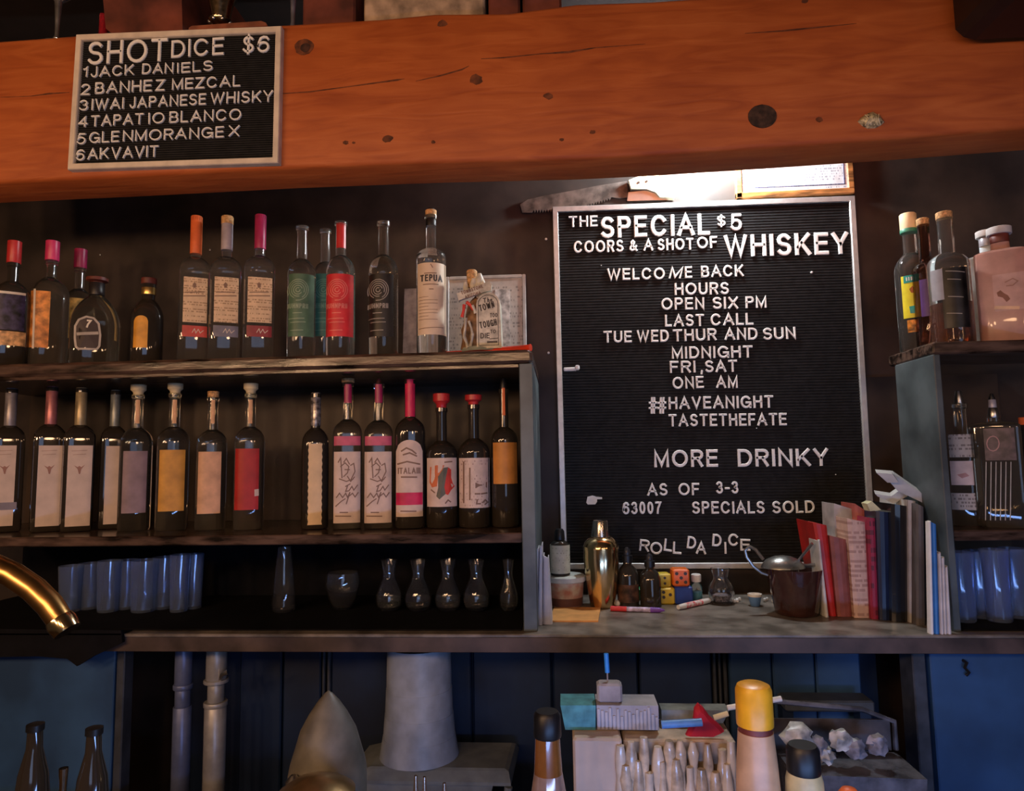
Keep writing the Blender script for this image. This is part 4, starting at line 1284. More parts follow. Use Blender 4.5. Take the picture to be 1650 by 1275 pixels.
# ---------------- right shelves
b = Bottle('liquor_bottle', 'green tinted bottle with pale capsule and yellow and teal label', 1470, 50, 348, 551, 1.42, z_r, 'bottles on the upper right shelf', sq=2, neck=.40, nh=.72, sh=.56, m=G_clear, lip=1.0)
b.pxc = 1470
b.foil(374, M_cream_cap, 345, 'capsule', 1.25)
b.foil(376, mat('green_ring', (0.05, 0.25, 0.15), .4), 369, 'capsule_ring', 1.29)
b.label(443, 512, 1456, 1484, mat('yellow_label', (0.80, 0.68, 0.03), .4, var=.1))
b.label(443, 455, 1456, 1484, mat('teal_band', (0.02, 0.32, 0.25), .4), name='teal_band', off=.001)
b.text('IIII', 1460, 1474, 453, 6, M_white, .25)
b.poly([(1465, 466), (1470, 461), (1475, 463), (1474, 472), (1468, 472)], mat('rust', (0.45, 0.12, 0.02), .4), 'emblem')
b.poly([(1465, 494), (1476, 492), (1475, 505), (1467, 505)], mat('teal_band', (0.02, 0.32, 0.25), .4), 'small_print')
b.label(515, 535, 1463, 1484, mat('orange_neck_tag', (0.75, 0.25, 0.03), .4, var=.4, scale=90), name='lower_label')
b = Bottle('liquor_bottle', 'whiskey bottle with cork wedged between the yellow label and the black label bottles', 1494, 42, 362, 549, 1.385, z_r, 'bottles on the upper right shelf', sq=2, neck=.42, nh=.70, sh=.60, m=glass('plum_glass', (0.45, 0.22, 0.16)), lip=1.0)
b.cap(.012, 1.05, M_cork)
b.label(450, 510, 1485, 1494, mat('violet_label', (0.10, 0.04, 0.16), .4))
b = Bottle('liquor_bottle', 'clear whiskey bottle with cork and a large black label beside the grey panel', 1529, 60, 352, 547, 1.335, z_r, 'bottles on the upper right shelf', sq=2.2, neck=.38, nh=.72, sh=.60, m=G_clear, lip=1.0)
b.cap(.012, 1.05, M_cork)
mbx = MB().lathe([(b.R * .9, .004, 2.2), (b.R * .93, .01, 2.2), (b.R * .93, b.H * .32, 2.2)], 20)
mbx.build('whiskey', mat('whiskey', (0.35, 0.07, 0.015), .05, trans=.7), b.root, smooth=True)
b.label(430, 528, 1522, 1556, mat('black_print', (0.012, 0.01, 0.012), .35, var=.5))
b.strokes([[(1524, 437), (1554, 437)], [(1527, 450), (1548, 450)], [(1528, 478), (1552, 478)], [(1526, 505), (1550, 505)]], 1.2, mat('silver_ink', (0.36, 0.32, 0.28), .4), 'print_lines')
b.label(434, 484, 1502, 1518, mat('grey_side_label', (0.30, 0.27, 0.28), .5), name='side_label')
M_pinkgl = mat('pink_frosted', (0.48, 0.25, 0.20), .3, var=.08, coat=.3)
M_palebl = mat('pale_blue_white', (0.62, 0.68, 0.70), .4, var=.06)
b = Bottle('flask_bottle', 'pink frosted square bottle with a white stopper at the right frame edge', 1617, 72, 378, 545, 1.335, z_r, 'bottles on the upper right shelf', sq=6, neck=.36, nh=.86, sh=.80, m=M_pinkgl, asp=.6, lip=1.0)
b.pxc = 1610
b.foil(392, M_dkbrown, 376, 'neck_band', 1.0)
b.cap(.013, 1.35, mat('white_cap', (0.62, 0.58, 0.55), .45))
b.label(440, 500, 1603, 1652, mat('pink_plate', (0.55, 0.32, 0.27), .45, var=.1), name='plate')
b.poly([(1606, 472), (1612, 468), (1618, 473), (1624, 476), (1628, 482), (1622, 487), (1616, 480), (1608, 478)], mat('seed_brown', (0.22, 0.08, 0.05), .5), 'seed_drawing', .0014)
b.strokes([[(1620, 455), (1632, 449), (1640, 453), (1632, 460), (1622, 461)]], 1.6, mat('seed_faint', (0.38, 0.18, 0.14), .5), 'script', .0014)
b.strokes([[(1605, 496), (1640, 496)]], 5, mat('tan_strip', (0.72, 0.45, 0.28), .4), 'strip', .0014)
b = Bottle('flask_bottle', 'pale blue white bottle standing just behind the pink frosted one', 1596, 62, 382, 545, 1.40, z_r, 'bottles on the upper right shelf', sq=6, neck=.34, nh=.84, sh=.78, m=M_palebl, asp=.6, lip=1.0)
b.cap(.012, 1.4, mat('white_cap', (0.62, 0.58, 0.55), .45))
b.foil(398, M_greyfoil, 380, 'neck_band', 1.02)

G2 = 'bottles on the middle right shelf'
b = Bottle('liquor_bottle', 'clear bottle with white label and metal collar inside the grey side panel', 1553, 50, 650, 848, 1.37, z_rm, G2, sq=2.4, neck=.36, nh=.72, sh=.62, m=G_smoke)
b.cap(.024, .8, M_steel, .6, name='pour_spout')
b.label(700, 737, 1530, 1568, printed('grey_label', (0.42, 0.38, 0.33), (0.1, 0.08, 0.07), 150, 300, .5), name='upper_label')
b.label(743, 782, 1533, 1568, mat('pale_rose_label', (0.60, 0.48, 0.44), .5), name='label')
b.poly([(1542, 765), (1556, 762), (1562, 767), (1550, 771)], mat('rose_ink', (0.42, 0.22, 0.2), .5), 'emblem')
b.label(795, 822, 1534, 1572, printed('grey_label', (0.42, 0.38, 0.33), (0.1, 0.08, 0.07), 150, 300, .5), name='lower_label')
b = Bottle('flask_bottle', 'square cut glass bottle with dark round label and metal pourer', 1608, 66, 672, 846, 1.335, z_rm, G2, sq=6, neck=.22, nh=.96, sh=.90, m=G_smoke, asp=.7)
b.pxc = 1600
b.cap(.018, 1.2, M_steel, .7, name='pourer_collar')
b.cap(.016, .8, M_greyfoil, .9, name='pourer_neck', z0=b.top + .017)
b.cap(.012, .7, M_black, .5, name='pourer_tip', z0=b.top + .032)
b.label(690, 742, 1588, 1634, mat('plum_label', (0.10, 0.065, 0.065), .4, var=.3, scale=60))
b.strokes([[(1600 + 10 * math.cos(math.radians(a)), 715 + 12 * math.sin(math.radians(a))) for a in range(0, 361, 30)]], 1.5, mat('rose_ink', (0.42, 0.22, 0.2), .5), 'round_emblem')
for i in range(6):
    x = 1589 + i * 8
    b.strokes([[(x, 745), (x - 1, 838)]], 1.2, mat('cut_edge', (0.45, 0.42, 0.36), .25), 'cut_facet')
b = Bottle('liquor_bottle', 'dark bottle with orange capsule cut off by the right frame edge', 1662, 46, 684, 848, 1.37, z_rm, G2, sq=2, neck=.42, nh=.80, sh=.64, m=G_dark)
b.cap(.014, 1.1, M_or)
b.label(760, 830, 1640, 1684, mat('brown_label', (0.3, 0.15, 0.08), .5))

# ================================================================== GLASSES on the counter
G_thin = mat('thin_glass', (0.95, 0.97, 1.0), .03, trans=.99, var=0, ior=1.5)


def tumbler(px, yt, yb, w_, label, group, prof, Y=1.37, m=None, n=18):
    """prof: (radius fraction, height fraction), outer wall bottom to top"""
    p, q = P(px, yt, Y), P(px, yb, Y)
    H = p.z - zc_top
    R = w_ / 2 * Y / FPX
    r = thing('drinking_glass', label, 'glass', (q.x, Y, zc_top + .0034), group=group)
    out = [(a * R, h * H) for a, h in prof]
    inn = [(max(a * R - .0018, .001), max(h * H, .006)) for a, h in prof][::-1]
    inn[-1] = (inn[-1][0] * .8, .006)
    mb = MB()
    mb.lathe(out + inn, n)
    mb.build('glass_body', m or G_thin, r, smooth=True)
    return r


flute = [(.55, 0), (.62, .03), (.6, .1), (.75, .5), (.9, .98), (.92, 1)]
hour = [(.4, 0), (.62, .02), (.9, .10), (1.0, .22), (.95, .34), (.72, .5), (.5, .64), (.46, .74), (.56, .9), (.64, 1)]
names = ['nearest the brass spout', 'second from the brass spout', 'third from the brass spout', 'fourth from the brass spout', 'fifth from the brass spout', 'sixth from the brass spout', 'seventh from the brass spout', 'eighth from the brass spout']
M_bluelit = mat('blue_lit_glass', (0.55, 0.70, 1.0), .08, trans=.90, var=0, ior=1.45)  # blue light caught by the glasses, put into the glass colour
for i, (px, yt, w_) in enumerate(((112, 914, 34), (143, 910, 34), (174, 906, 34), (202, 905, 36), (231, 905, 40), (262, 900, 32), (288, 896, 28), (311, 895, 26))):
    tumbler(px, yt, 985, w_ + 4, 'tall blue lit glass in the row under the shelf, ' + names[i], 'tall glasses under the middle left shelf', [(.8, 0), (.86, .02), (.9, .5), (1, 1)], 1.44 + (i % 2) * .03, M_bluelit)
tumbler(457, 884, 985, 38, 'tall tapering glass standing alone under the middle shelf', None, [(.85, 0), (.95, .03), (1.0, .15), (.75, .7), (.6, .95), (.62, 1)], 1.44)
tumbler(552, 925, 985, 56, 'low wide clear bowl glass under the middle shelf', None, [(.4, 0), (.5, .02), (.8, .3), (1.0, .7), (.9, 1)], 1.46)
for i, px in enumerate((627, 674, 722, 768, 820)):
    tumbler(px, 905, 985, 42 if i < 4 else 30, 'bulb shaped tasting glass, %s of five from the low wide bowl glass' % ('first', 'second', 'third', 'fourth', 'fifth')[i], 'bulb shaped tasting glasses', hour, 1.44)
for i, (px, w_) in enumerate(((1553, 34), (1582, 34), (1611, 34), (1640, 34))):
    tumbler(px, 892 - i * 2, 1000, w_ + 6, 'blue lit tumbler on the right counter, %s from the paper stack' % ('first', 'second', 'third', 'fourth')[i], 'tumblers under the right shelf', [(.8, 0), (.86, .02), (.9, .5), (1, 1)], 1.35 + (i % 2) * .03, M_bluelit)

# ================================================================== COUNTER THINGS
zc = zc_top


def at_counter(px, py):
    return PZ(px, py, zc)


def sc_at(Y):
    return Y / FPX


# cocktail shaker
Y = 1.495
sp = P(971, 980, Y)
k = Y / FPX
shk = thing('cocktail_shaker', 'gold coloured metal cocktail shaker in front of the letter board', 'shaker', (sp.x, Y, zc))
H = P(968, 838, Y).z - zc
MG = mat('shaker_gold', (0.74, 0.52, 0.26), .16, 1.0, var=.06)
MB().lathe([(17 * k, 0), (19 * k, .002), (22 * k, H * .15), (26 * k, H * .38), (28 * k, H * .55), (27.5 * k, H * .66)], 28).build('cup', MG, shk, smooth=True)
MB().lathe([(28 * k, H * .66), (28 * k, H * .69), (25 * k, H * .75), (20 * k, H * .79), (15.5 * k, H * .81)], 28).build('strainer_lid', MG, shk, smooth=True)
MB().lathe([(15 * k, H * .80), (15 * k, H * .82), (12 * k, H * .97), (11 * k, H * .995), (7 * k, H)], 24).build('cap', mat('cap_metal', (0.62, 0.55, 0.47), .2, 1.0, var=.06), shk, smooth=True)

# tub with lid and bottle on it
Y = 1.51
k = Y / FPX
tp = P(912, 975, Y)
tub = thing('plastic_tub', 'white lidded plastic tub with reddish print under the small black capped bottle', 'tub', (tp.x, Y, zc))
Ht = P(912, 926, Y).z - zc
MB().lathe([(24 * k, 0), (26 * k, .002), (29 * k, Ht * .82)], 24).build('tub_body', mat('tub_plastic', (0.42, 0.38, 0.32), .45, var=.3, scale=50, col2=(0.45, 0.2, 0.15)), tub, smooth=True)
MB().lathe([(31 * k, Ht * .80), (32 * k, Ht * .82), (32 * k, Ht * .96), (29 * k, Ht)], 26).build('lid', mat('tub_lid', (0.62, 0.66, 0.62), .35), tub, smooth=True)
MB().lathe([(26.3 * k, .003), (27.2 * k, Ht * .3)], 24, caps=False).build('band', mat('brown_band', (0.16, 0.07, 0.05), .5), tub, smooth=True)
vb = thing('bitters_bottle', 'small bottle with black cap and pale green label on top of the white tub', 'bottle', (P(903, 925, Y - .01).x, Y - .01, zc + Ht + .0003))
Hb = P(900, 852, Y).z - zc - Ht
R = 15.5 * k
MB().lathe([(R * .9, 0), (R, .002), (R, Hb * .62), (R * .85, Hb * .7), (R * .45, Hb * .76)], 20).build('body', G_dark, vb, smooth=True)
MB().lathe([(R * .52, Hb * .76), (R * .55, Hb * .78), (R * .5, Hb * .95), (R * .35, Hb)], 14).build('cap', M_black, vb, smooth=True)
MB().lathe([(R * 1.02, Hb * .06), (R * 1.02, Hb * .66)], 20, caps=False).build('label', printed('pale_green_label', (0.56, 0.55, 0.42), (0.3, 0.3, 0.22), 200, 300, .6), vb, smooth=True)

# orange card
a = at_counter(926, 992)
q = [at_counter(885, 1003), at_counter(964, 1003), at_counter(968, 981), at_counter(893, 981)]
card = thing('orange_card', 'flat orange cardboard coaster lying on the counter edge', 'card', (a.x, a.y, zc))
MB().loft([[(p.x - a.x, p.y - a.y, 0.0003) for p in q], [(p.x - a.x, p.y - a.y, .003) for p in q]]).build('card_sheet', mat('orange_cardboard', (0.75, 0.36, 0.11), .6, var=.08), card)

# dropper bottles
for px, yt, Y, lab in ((1013, 882, 1.505, 'brown dropper bottle with a dull label next to the gold shaker'), (1049, 892, 1.50, 'plain brown dropper bottle beside the yellow toy dice')):
    k = Y / FPX
    H = P(px, yt, Y).z - zc
    R = 16.5 * k
    r = thing('dropper_bottle', lab, 'bottle', (P(px, 975, Y).x, Y, zc), group='brown dropper bottles')
    MB().lathe([(R * .9, 0), (R, .002), (R, H * .52), (R * .8, H * .63), (R * .42, H * .71), (R * .42, H * .76)], 20).build('body', G_dark, r, smooth=True)
    MB().lathe([(R * .5, H * .75), (R * .5, H * .86), (R * .3, H * .87)], 14).build('collar', M_black, r, smooth=True)
    MB().lathe([(R * .3, H * .86), (R * .34, H * .9), (R * .3, H * .96), (R * .12, H)], 12).build('rubber_bulb', mat('rubber', (0.03, 0.03, 0.035), .35), r, smooth=True)
    if px == 1013:
        MB().lathe([(R * 1.02, H * .08), (R * 1.02, H * .38)], 20, caps=False).build('label', mat('brown_dull', (0.10, 0.045, 0.025), .6, var=.4, scale=60), r, smooth=True)


# dice
def die(px, x1, y0, y1, Y, m, pips, label, z=None, ry=0.0):
    k = Y / FPX
    a = P((px + x1) / 2, y1, Y)
    s_ = (x1 - px) * k
    z = zc if z is None else z
    r = thing('toy_die', label, 'die', (a.x, Y, z), (0, 0, ry), 'large coloured toy dice')
    h = s_ / 2
    MB().box((-h, -h, 0), (h, h, s_), .003).build('cube_body', m, r)
    for u, v in pips:
        o = MB().lathe([(s_ * .10, 0), (s_ * .10, .0006)], 12).build('pip', K_ink, r)
        o.location = (u * h, -h, h + v * h)
        o.rotation_euler = (math.radians(90), 0, 0)
    return r, s_


M_yel = mat('yellow_die', (0.75, 0.55, 0.04), .4)
M_blu = mat('blue_die', (0.02, 0.06, 0.35), .4)
M_org = mat('orange_die', (0.85, 0.17, 0.02), .4)
five = [(-.5, -.5), (.5, .5), (-.5, .5), (.5, -.5), (0, 0)]
Yd = 1.53
_, s1 = die(1061, 1086, 948, 975, Yd, M_yel, [(-.4, -.1), (-.4, .5), (.4, .2)], 'yellow toy die on the counter beneath the other yellow one')
die(1058, 1079, 920, 948, Yd, M_yel, [(0, .4), (0, -.4)], 'yellow toy die on top of the stack by the dropper bottle', zc + s1 + .0003, .15)
_, s2 = die(1087, 1114, 948, 975, Yd, M_blu, [], 'blue toy die on the counter beneath the orange one')
die(1083, 1109, 920, 948, Yd, M_org, five, 'orange toy die showing five black pips', zc + s2 + .0003)
die(1026, 1044, 950, 975, Yd + .04, mat('green_die', (0.03, 0.35, 0.12), .4), [], 'green toy die mostly hidden between the dropper bottles')
r, _ = die(991, 1000, 965, 975, 1.50, M_white, [], 'tiny white die at the foot of the gold shaker')

# small vial
Y = 1.55
k = Y / FPX
r = thing('small_vial', 'small vial of teal liquid with a white cap beside the toy dice', 'vial', (P(1123, 965, Y).x, Y, zc))
H = P(1122, 925, Y).z - zc
R = 8.5 * k
MB().lathe([(R * .9, 0), (R, .002), (R, H * .55), (R * .6, H * .66), (R * .55, H * .72)], 16).build('body', G_clear, r, smooth=True)
MB().lathe([(R * .8, .003), (R * .85, .004), (R * .85, H * .35)], 16).build('liquid', mat('teal_liquid', (0.12, 0.45, 0.55), .3), r, smooth=True)
MB().lathe([(R * .85, H * .72), (R * .9, H * .74), (R * .9, H * .97), (R * .75, H)], 16).build('cap', M_white, r, smooth=True)


# markers
def stick(name, label, cat, p0, p1, rad, segs, group=None):
    a, b_ = PZ(*p0, zc + rad), PZ(*p1, zc + rad)
    r = thing(name, label, cat, (a.x, a.y, zc + rad + .0003))
    d_ = b_ - a
    for f0, f1, k0, k1, m_, nm in segs:
        MB().tube([tuple(d_ * f0), tuple(d_ * f1)], [rad * k0, rad * k1], 12).build(nm, m_, r, smooth=True)
    return r


stick('marker_pen', 'purple and white marker pen with a red end lying on the counter', 'marker', (984, 981), (1071, 984), .0052, [(0, .3, 1, 1, mat('marker_red', (0.75, 0.05, 0.06), .4), 'rear_cap'), (.3, .74, .95, .95, mat('marker_lilac', (0.62, 0.52, 0.78), .4, var=.3, scale=90), 'barrel'), (.74, .92, 1.05, .95, mat('marker_purple', (0.22, 0.08, 0.5), .4), 'cap'), (.92, 1, .8, .3, mat('marker_purple', (0.22, 0.08, 0.5), .4), 'cap_tip')])
stick('wrapped_stick', 'white tube with red pattern lying by the glass jar', 'tube', (1093, 979), (1142, 968), .006, [(0, .2, .8, .95, M_white, 'end'), (.2, .75, .96, .96, mat('red_pattern', (0.8, 0.75, 0.72), .4, var=0, scale=160, col2=(0.75, 0.05, 0.08)), 'wrapper'), (.75, 1, 1, .9, M_white, 'twisted_end')])

# glass jar
Y = 1.525
k = Y / FPX
r = thing('glass_jar', 'small round clear glass jar with a narrow neck', 'jar', (P(1163, 975, Y).x, Y, zc))
H = P(1163, 916, Y).z - zc
R = 20 * k
out = [(R * .75, 0), (R * .8, .002), (R, H * .3), (R * .95, H * .5), (R * .6, H * .72), (R * .62, H * .8), (R * .74, H * .97), (R * .74, H)]
MB().lathe(out + [(max(a - .002, .001), max(h, .005)) for a, h in out[::-1]], 22).build('jar_body', G_thin, r, smooth=True)
MB().lathe([(R * .55, .006), (R * .7, .012), (R * .8, H * .25)], 14).build('contents', mat('beads_grey', (0.22, 0.18, 0.2), .4, var=.6, scale=300), r, smooth=True)

# white beads and blue cup
for i, (x, y) in enumerate(((1183, 957), (1189, 960), (1195, 963), (1188, 966), (1234, 957), (1240, 963), (1246, 958))):
    p = P(x, y + 6, 1.53)
    o = MB().lathe([(.0005, -.0042), (.003, -.003), (.0042, 0), (.003, .003), (.0005, .0042)], 10).build('white_bead', M_white, smooth=True)
    o.location = (p.x, 1.53 + (i % 3) * .009, zc + .0043)
    tag(o, 'tiny white bead in the cluster %s' % ('just beside the glass jar' if i < 4 else 'between the tiny blue cup and brown mug'), 'bead', 'loose white beads by the jar' if i < 4 else 'loose white beads by the cup')
Y = 1.50
k = Y / FPX
r = thing('blue_cup', 'tiny blue plastic cup with a white rim beside the brown mug', 'cup', (P(1217, 978, Y).x, Y, zc))
H = P(1216, 957, Y).z - zc
out = [(6.5 * k, 0), (7 * k, .001), (10 * k, H * .8)]
MB().lathe(out + [(9 * k, H * .8), (6 * k, .002)], 16).build('cup_body', mat('cup_blue', (0.12, 0.25, 0.5), .35), r, smooth=True)
MB().lathe([(10 * k, H * .78), (10.8 * k, H * .82), (10.8 * k, H), (9.5 * k, H), (9.2 * k, H * .8)], 16).build('rim', M_white, r, smooth=True)

# brown mug with strainer and spoon
Y = 1.425
k = Y / FPX
mg = thing('brown_mug', 'dark brown glass mug holding bar tools beside the red books', 'mug', (P(1284, 990, Y).x, Y, zc))
H = P(1284, 915, Y).z - zc
Mmug = mat('brown_glaze', (0.045, 0.016, 0.012), .12, coat=.6)
out = [(29 * k, 0), (31 * k, .002), (32 * k, .008), (37 * k, H * .5), (42 * k, H * .95), (42.5 * k, H)]
MB().lathe(out + [(40.5 * k, H), (38 * k, H * .9), (29 * k, .01)], 28).build('mug_body', Mmug, mg, smooth=True)
kk = Y / FPX
MB().tube([(-38 * kk, 0, 58 * kk), (-50 * kk, 0, 62 * kk), (-62 * kk, 0, 72 * kk), (-71 * kk, 0, 86 * kk), (-73 * kk, 0, 96 * kk), (-66 * kk, 0, 102 * kk), (-57 * kk, 0, 97 * kk), (-46 * kk, 0, 82 * kk)], [2.6 * kk] * 8, 8).build('handle', mat('pewter_handle', (0.32, 0.29, 0.25), .3, .8), mg, smooth=True)
stn = thing('bar_strainer', 'steel bar strainer resting in the mouth of the brown mug', 'strainer', (mg.location.x - 17 * kk, Y, zc + H + .0005))
MB().lathe([(33 * kk, 0), (32 * kk, .004), (25 * kk, .015), (13 * kk, .022), (2 * kk, .024)], 24, asp=.8).build('dome', mat('dull_steel', (0.42, 0.43, 0.40), .28, .9), stn, smooth=True)
MB().tube([(22 * kk, -.004, .006), (34 * kk, -.006, .004), (46 * kk, -.006, .006)], [3 * kk] * 3, 8).build('coil', M_steel, stn, smooth=True)
spn = thing('bar_spoon', 'long steel spoon handle leaning out of the brown mug', 'spoon', (mg.location.x + 4 * kk, Y, zc + .02))
e0, e1 = P(1285, 905, Y), P(1309, 876, Y - .03)
o0 = spn.location
MB().tube([(0, 0, 0), (e0.x - o0.x, 0, e0.z - o0.z), (e1.x - o0.x, -.03, e1.z - o0.z)], [1.6 * kk, 1.8 * kk, 2.6 * kk], 8).build('spoon_handle', M_steel, spn, smooth=True)


# books: outline quads in pixels on plane Y, with depth
def book(name, label, cat, quad, Y, depth, m, pages=None, group=None, extra=None, bev=.0):
    pts = [P(x, y, Y) for x, y in quad]          # TL TR BR BL
    o_ = Vector((pts[3].x, Y, zc + .0003))
    r = thing(name, label, cat, o_, group=group)
    L = [(p.x - o_.x, p.z - o_.z) for p in pts]
    L[2] = (L[2][0], 0)
    L[3] = (L[3][0], 0)
    # cover: rounded spine + two boards
    c_ = .0018
    tl, tr, br_, bl = L
    mb = MB()
    rings = []
    for (lx, lz), (rx_, rz) in (((bl[0], bl[1]), (br_[0], br_[1])), ((tl[0], tl[1]), (tr[0], tr[1]))):
        w_ = rx_ - lx
        rings.append([(lx, .004, lz), (lx + w_ * .2, .0008, lz + (rz - lz) * .2), (lx + w_ * .5, 0, (lz + rz) / 2), (lx + w_ * .8, .0008, lz + (rz - lz) * .8), (rx_, .004, rz), (rx_, depth, rz), (rx_ - c_, depth, rz), (rx_ - c_, .006, rz), (lx + c_, .006, lz), (lx + c_, depth, lz), (lx, depth, lz)])
    n = len(rings[0])
    mb.loft(rings)
    mb.build('cover', m, r)
    if pages is not None:
        f = .996
        q0 = [(bl[0] + c_, bl[1] + .003), (br_[0] - c_, br_[1] + .003)]
        q1 = [(bl[0] + (tl[0] - bl[0]) * f + c_, tl[1] * f), (br_[0] + (tr[0] - br_[0]) * f - c_, tr[1] * f)]
        MB().loft([[(q0[0][0], .0065, q0[0][1]), (q0[1][0], .0065, q0[1][1]), (q0[1][0], depth - .003, q0[1][1]), (q0[0][0], depth - .003, q0[0][1])],
                   [(q1[0][0], .0065, q1[0][1]), (q1[1][0], .0065, q1[1][1]), (q1[1][0], depth - .003, q1[1][1]), (q1[0][0], depth - .003, q1[0][1])]]).build('pages', pages, r)
    return r


M_pg = mat('pages', (0.62, 0.56, 0.46), .7, var=.1, scale=200)
M_rb = mat('red_book', (0.50, 0.02, 0.015), .45)
Yb = 1.41
GB = 'books and binders on the counter'
book('book', 'bright red book leaning at the start of the row of books', 'book', [(1311, 843), (1333, 847), (1349, 990), (1337, 990)], 1.40, .10, M_rb, M_pg, GB)
book('book', 'maroon book with a worn pale top edge', 'book', [(1338, 864), (1364, 870), (1374, 993), (1351, 993)], 1.395, .10, mat('maroon_book', (0.27, 0.075, 0.06), .5, var=.15), M_pg, GB)
book('box_file', 'open topped pale grey box file behind the maroon book', 'box file', [(1345, 812), (1392, 826), (1398, 975), (1353, 975)], 1.44, .07, mat('box_grey', (0.40, 0.37, 0.37), .6), None, GB)
r = book('book', 'pale pink notebook with rows of faint print on its spine', 'book', [(1366, 836), (1396, 842), (1405, 995), (1378, 995)], 1.385, .09, printed('pink_spine', (0.62, 0.42, 0.34), (0.36, 0.2, 0.16), 110, 120, .45), M_pg, GB)
book('book', 'thin dusty red folder sticking up behind the pink notebook', 'book', [(1378, 812), (1398, 825), (1404, 980), (1392, 980)], 1.42, .07, mat('dusty_red', (0.42, 0.10, 0.08), .5), None, GB)
r = book('book', 'dark crimson book between the pink notebook and the navy binder', 'book', [(1398, 834), (1414, 836), (1418, 996), (1405, 996)], 1.375, .10, printed('crimson_spine', (0.30, 0.015, 0.05), (0.08, 0.01, 0.02), 60, 100, .5), M_pg, GB)
book('binder', 'slim navy binder next to the dark crimson book', 'binder', [(1413, 824), (1436, 826), (1437, 998), (1419, 998)], 1.365, .11, mat('navy_binder', (0.010, 0.018, 0.05), .3), M_pg, GB)
book('binder', 'thick glossy black binder in the row of books', 'binder', [(1437, 812), (1463.5, 816), (1464, 999), (1438.5, 999)], 1.352, .12, mat('black_binder', (0.012, 0.012, 0.014), .15, coat=.4), M_pg, GB)
book('binder', 'tall grey cardboard box file at the end of the black binder', 'binder', [(1465, 806), (1477, 808), (1477, 1004), (1467, 1004)], 1.345, .12, mat('grey_edge', (0.42, 0.41, 0.42), .5), None, GB)
book('binder', 'dark grey folder pressed against the shelf panel', 'binder', [(1477.8, 812), (1490, 818), (1493, 1005), (1478, 1005)], 1.325, .12, mat('dark_grey_folder', (0.11, 0.10, 0.10), .5), None, GB)

# slanting papers on top of the binders
for i, (q, lab) in enumerate((([(1412, 762), (1438, 764), (1448, 778), (1430, 778)], 'white folded sheet fanned highest above the binders'), ([(1426, 768), (1440, 764), (1502, 807), (1490, 812), (1446, 791)], 'long white sheet sloping down across the binder tops'), ([(1410, 796), (1436, 800), (1450, 790), (1462, 800), (1440, 812), (1414, 800)], 'crumpled white slip tucked over the black binder'))):
    Y = 1.335 + i * .022
    pts = [P(x, y, Y) for x, y in q]
    c = sum(pts, Vector()) / len(pts)
    r = thing('paper_sheet', lab, 'paper', c, group='loose papers over the binders')
    mb = MB()
    n = len(pts)
    fr_ = [(p.x - c.x, 0, p.z - c.z) for j, p in enumerate(pts)]
    bk = [(x + .006, y + .018, z + .006) for x, y, z in fr_]
    mb.loft([fr_, bk])
    mb.build('sheet', mat('paper_grey', (0.50, 0.50, 0.49), .6, var=.1), r)
q = [P(x, y, 1.36) for x, y in ((1397, 812), (1405, 808), (1420, 822), (1402, 824))]
c = sum(q, Vector()) / 4
r = thing('paper_slip', 'small pale yellow slip sticking out of the navy binder', 'paper', c)
MB().loft([[(p.x - c.x, 0, p.z - c.z) for p in q], [(p.x - c.x + .002, .03, p.z - c.z) for p in q]]).build('slip', mat('yellow_slip', (0.66, 0.62, 0.36), .6), r)

# leaning white card between mug and red book
book('menu_card', 'narrow white card leaning between the brown mug and the red book', 'card', [(1318, 872), (1322, 870), (1336, 988), (1330, 990)], 1.39, .05, mat('white_card', (0.6, 0.6, 0.58), .5), None)
a = at_counter(1328, 985)
r = thing('paper_slip', 'flat white slip lying at the foot of the red book', 'paper', (a.x, a.y, zc))
MB().box((-.014, -.02, .0003), (.02, .02, .002)).build('slip', mat('white_card', (0.6, 0.6, 0.58), .5), r)

# blue book and papers right of the panel
book('book', 'thin book with a blue cover and white spine beside the right shelf glasses', 'book', [(1497, 841), (1501, 840), (1505, 1010), (1499, 1010)], 1.262, .012, M_white, None)
book('book', 'blue covered booklet behind the white spine', 'book', [(1501.5, 842), (1510, 846), (1514, 1006), (1505.5, 1006)], 1.2625, .014, mat('booklet_blue', (0.03, 0.16, 0.45), .4), None)
for i, (q, lab) in enumerate((([(1513, 893), (1517, 890), (1521, 1012), (1516, 1012)], 'white folded leaflet standing nearest the blue booklet'), ([(1517.5, 900), (1523, 898), (1526, 1012), (1521.5, 1012)], 'white folded leaflet in the middle of the three'), ([(1524, 915), (1528, 912), (1534, 1014), (1527, 1014)], 'outermost curled white leaflet beside the right tumblers'))):
    book('leaflet', lab, 'leaflet', q, 1.2615 + i * .0004, .014, mat('leaflet_white', (0.60, 0.57, 0.56), .55), None, 'leaflets at the right end of the counter')

# napkin stack at left end of the niche
for i, (q, lab) in enumerate((([(853, 890), (860, 884), (857, 1000), (848, 1000)], 'white folded envelope nearest the left shelf panel'), ([(861, 884), (866, 878), (866, 996), (857.5, 1000)], 'white folded envelope standing in the middle by the left shelf panel'), ([(867, 896), (876, 900), (882, 994), (867, 998)], 'wide white envelope with dark specks by the left shelf panel'))):
    r = book('envelope', lab, 'envelope', [(x + 8, y) for x, y in q], 1.32 + i * .006, .05, mat('envelope_white', (0.58, 0.56, 0.60), .55, var=.08), None, 'folded envelopes by the left shelf panel')

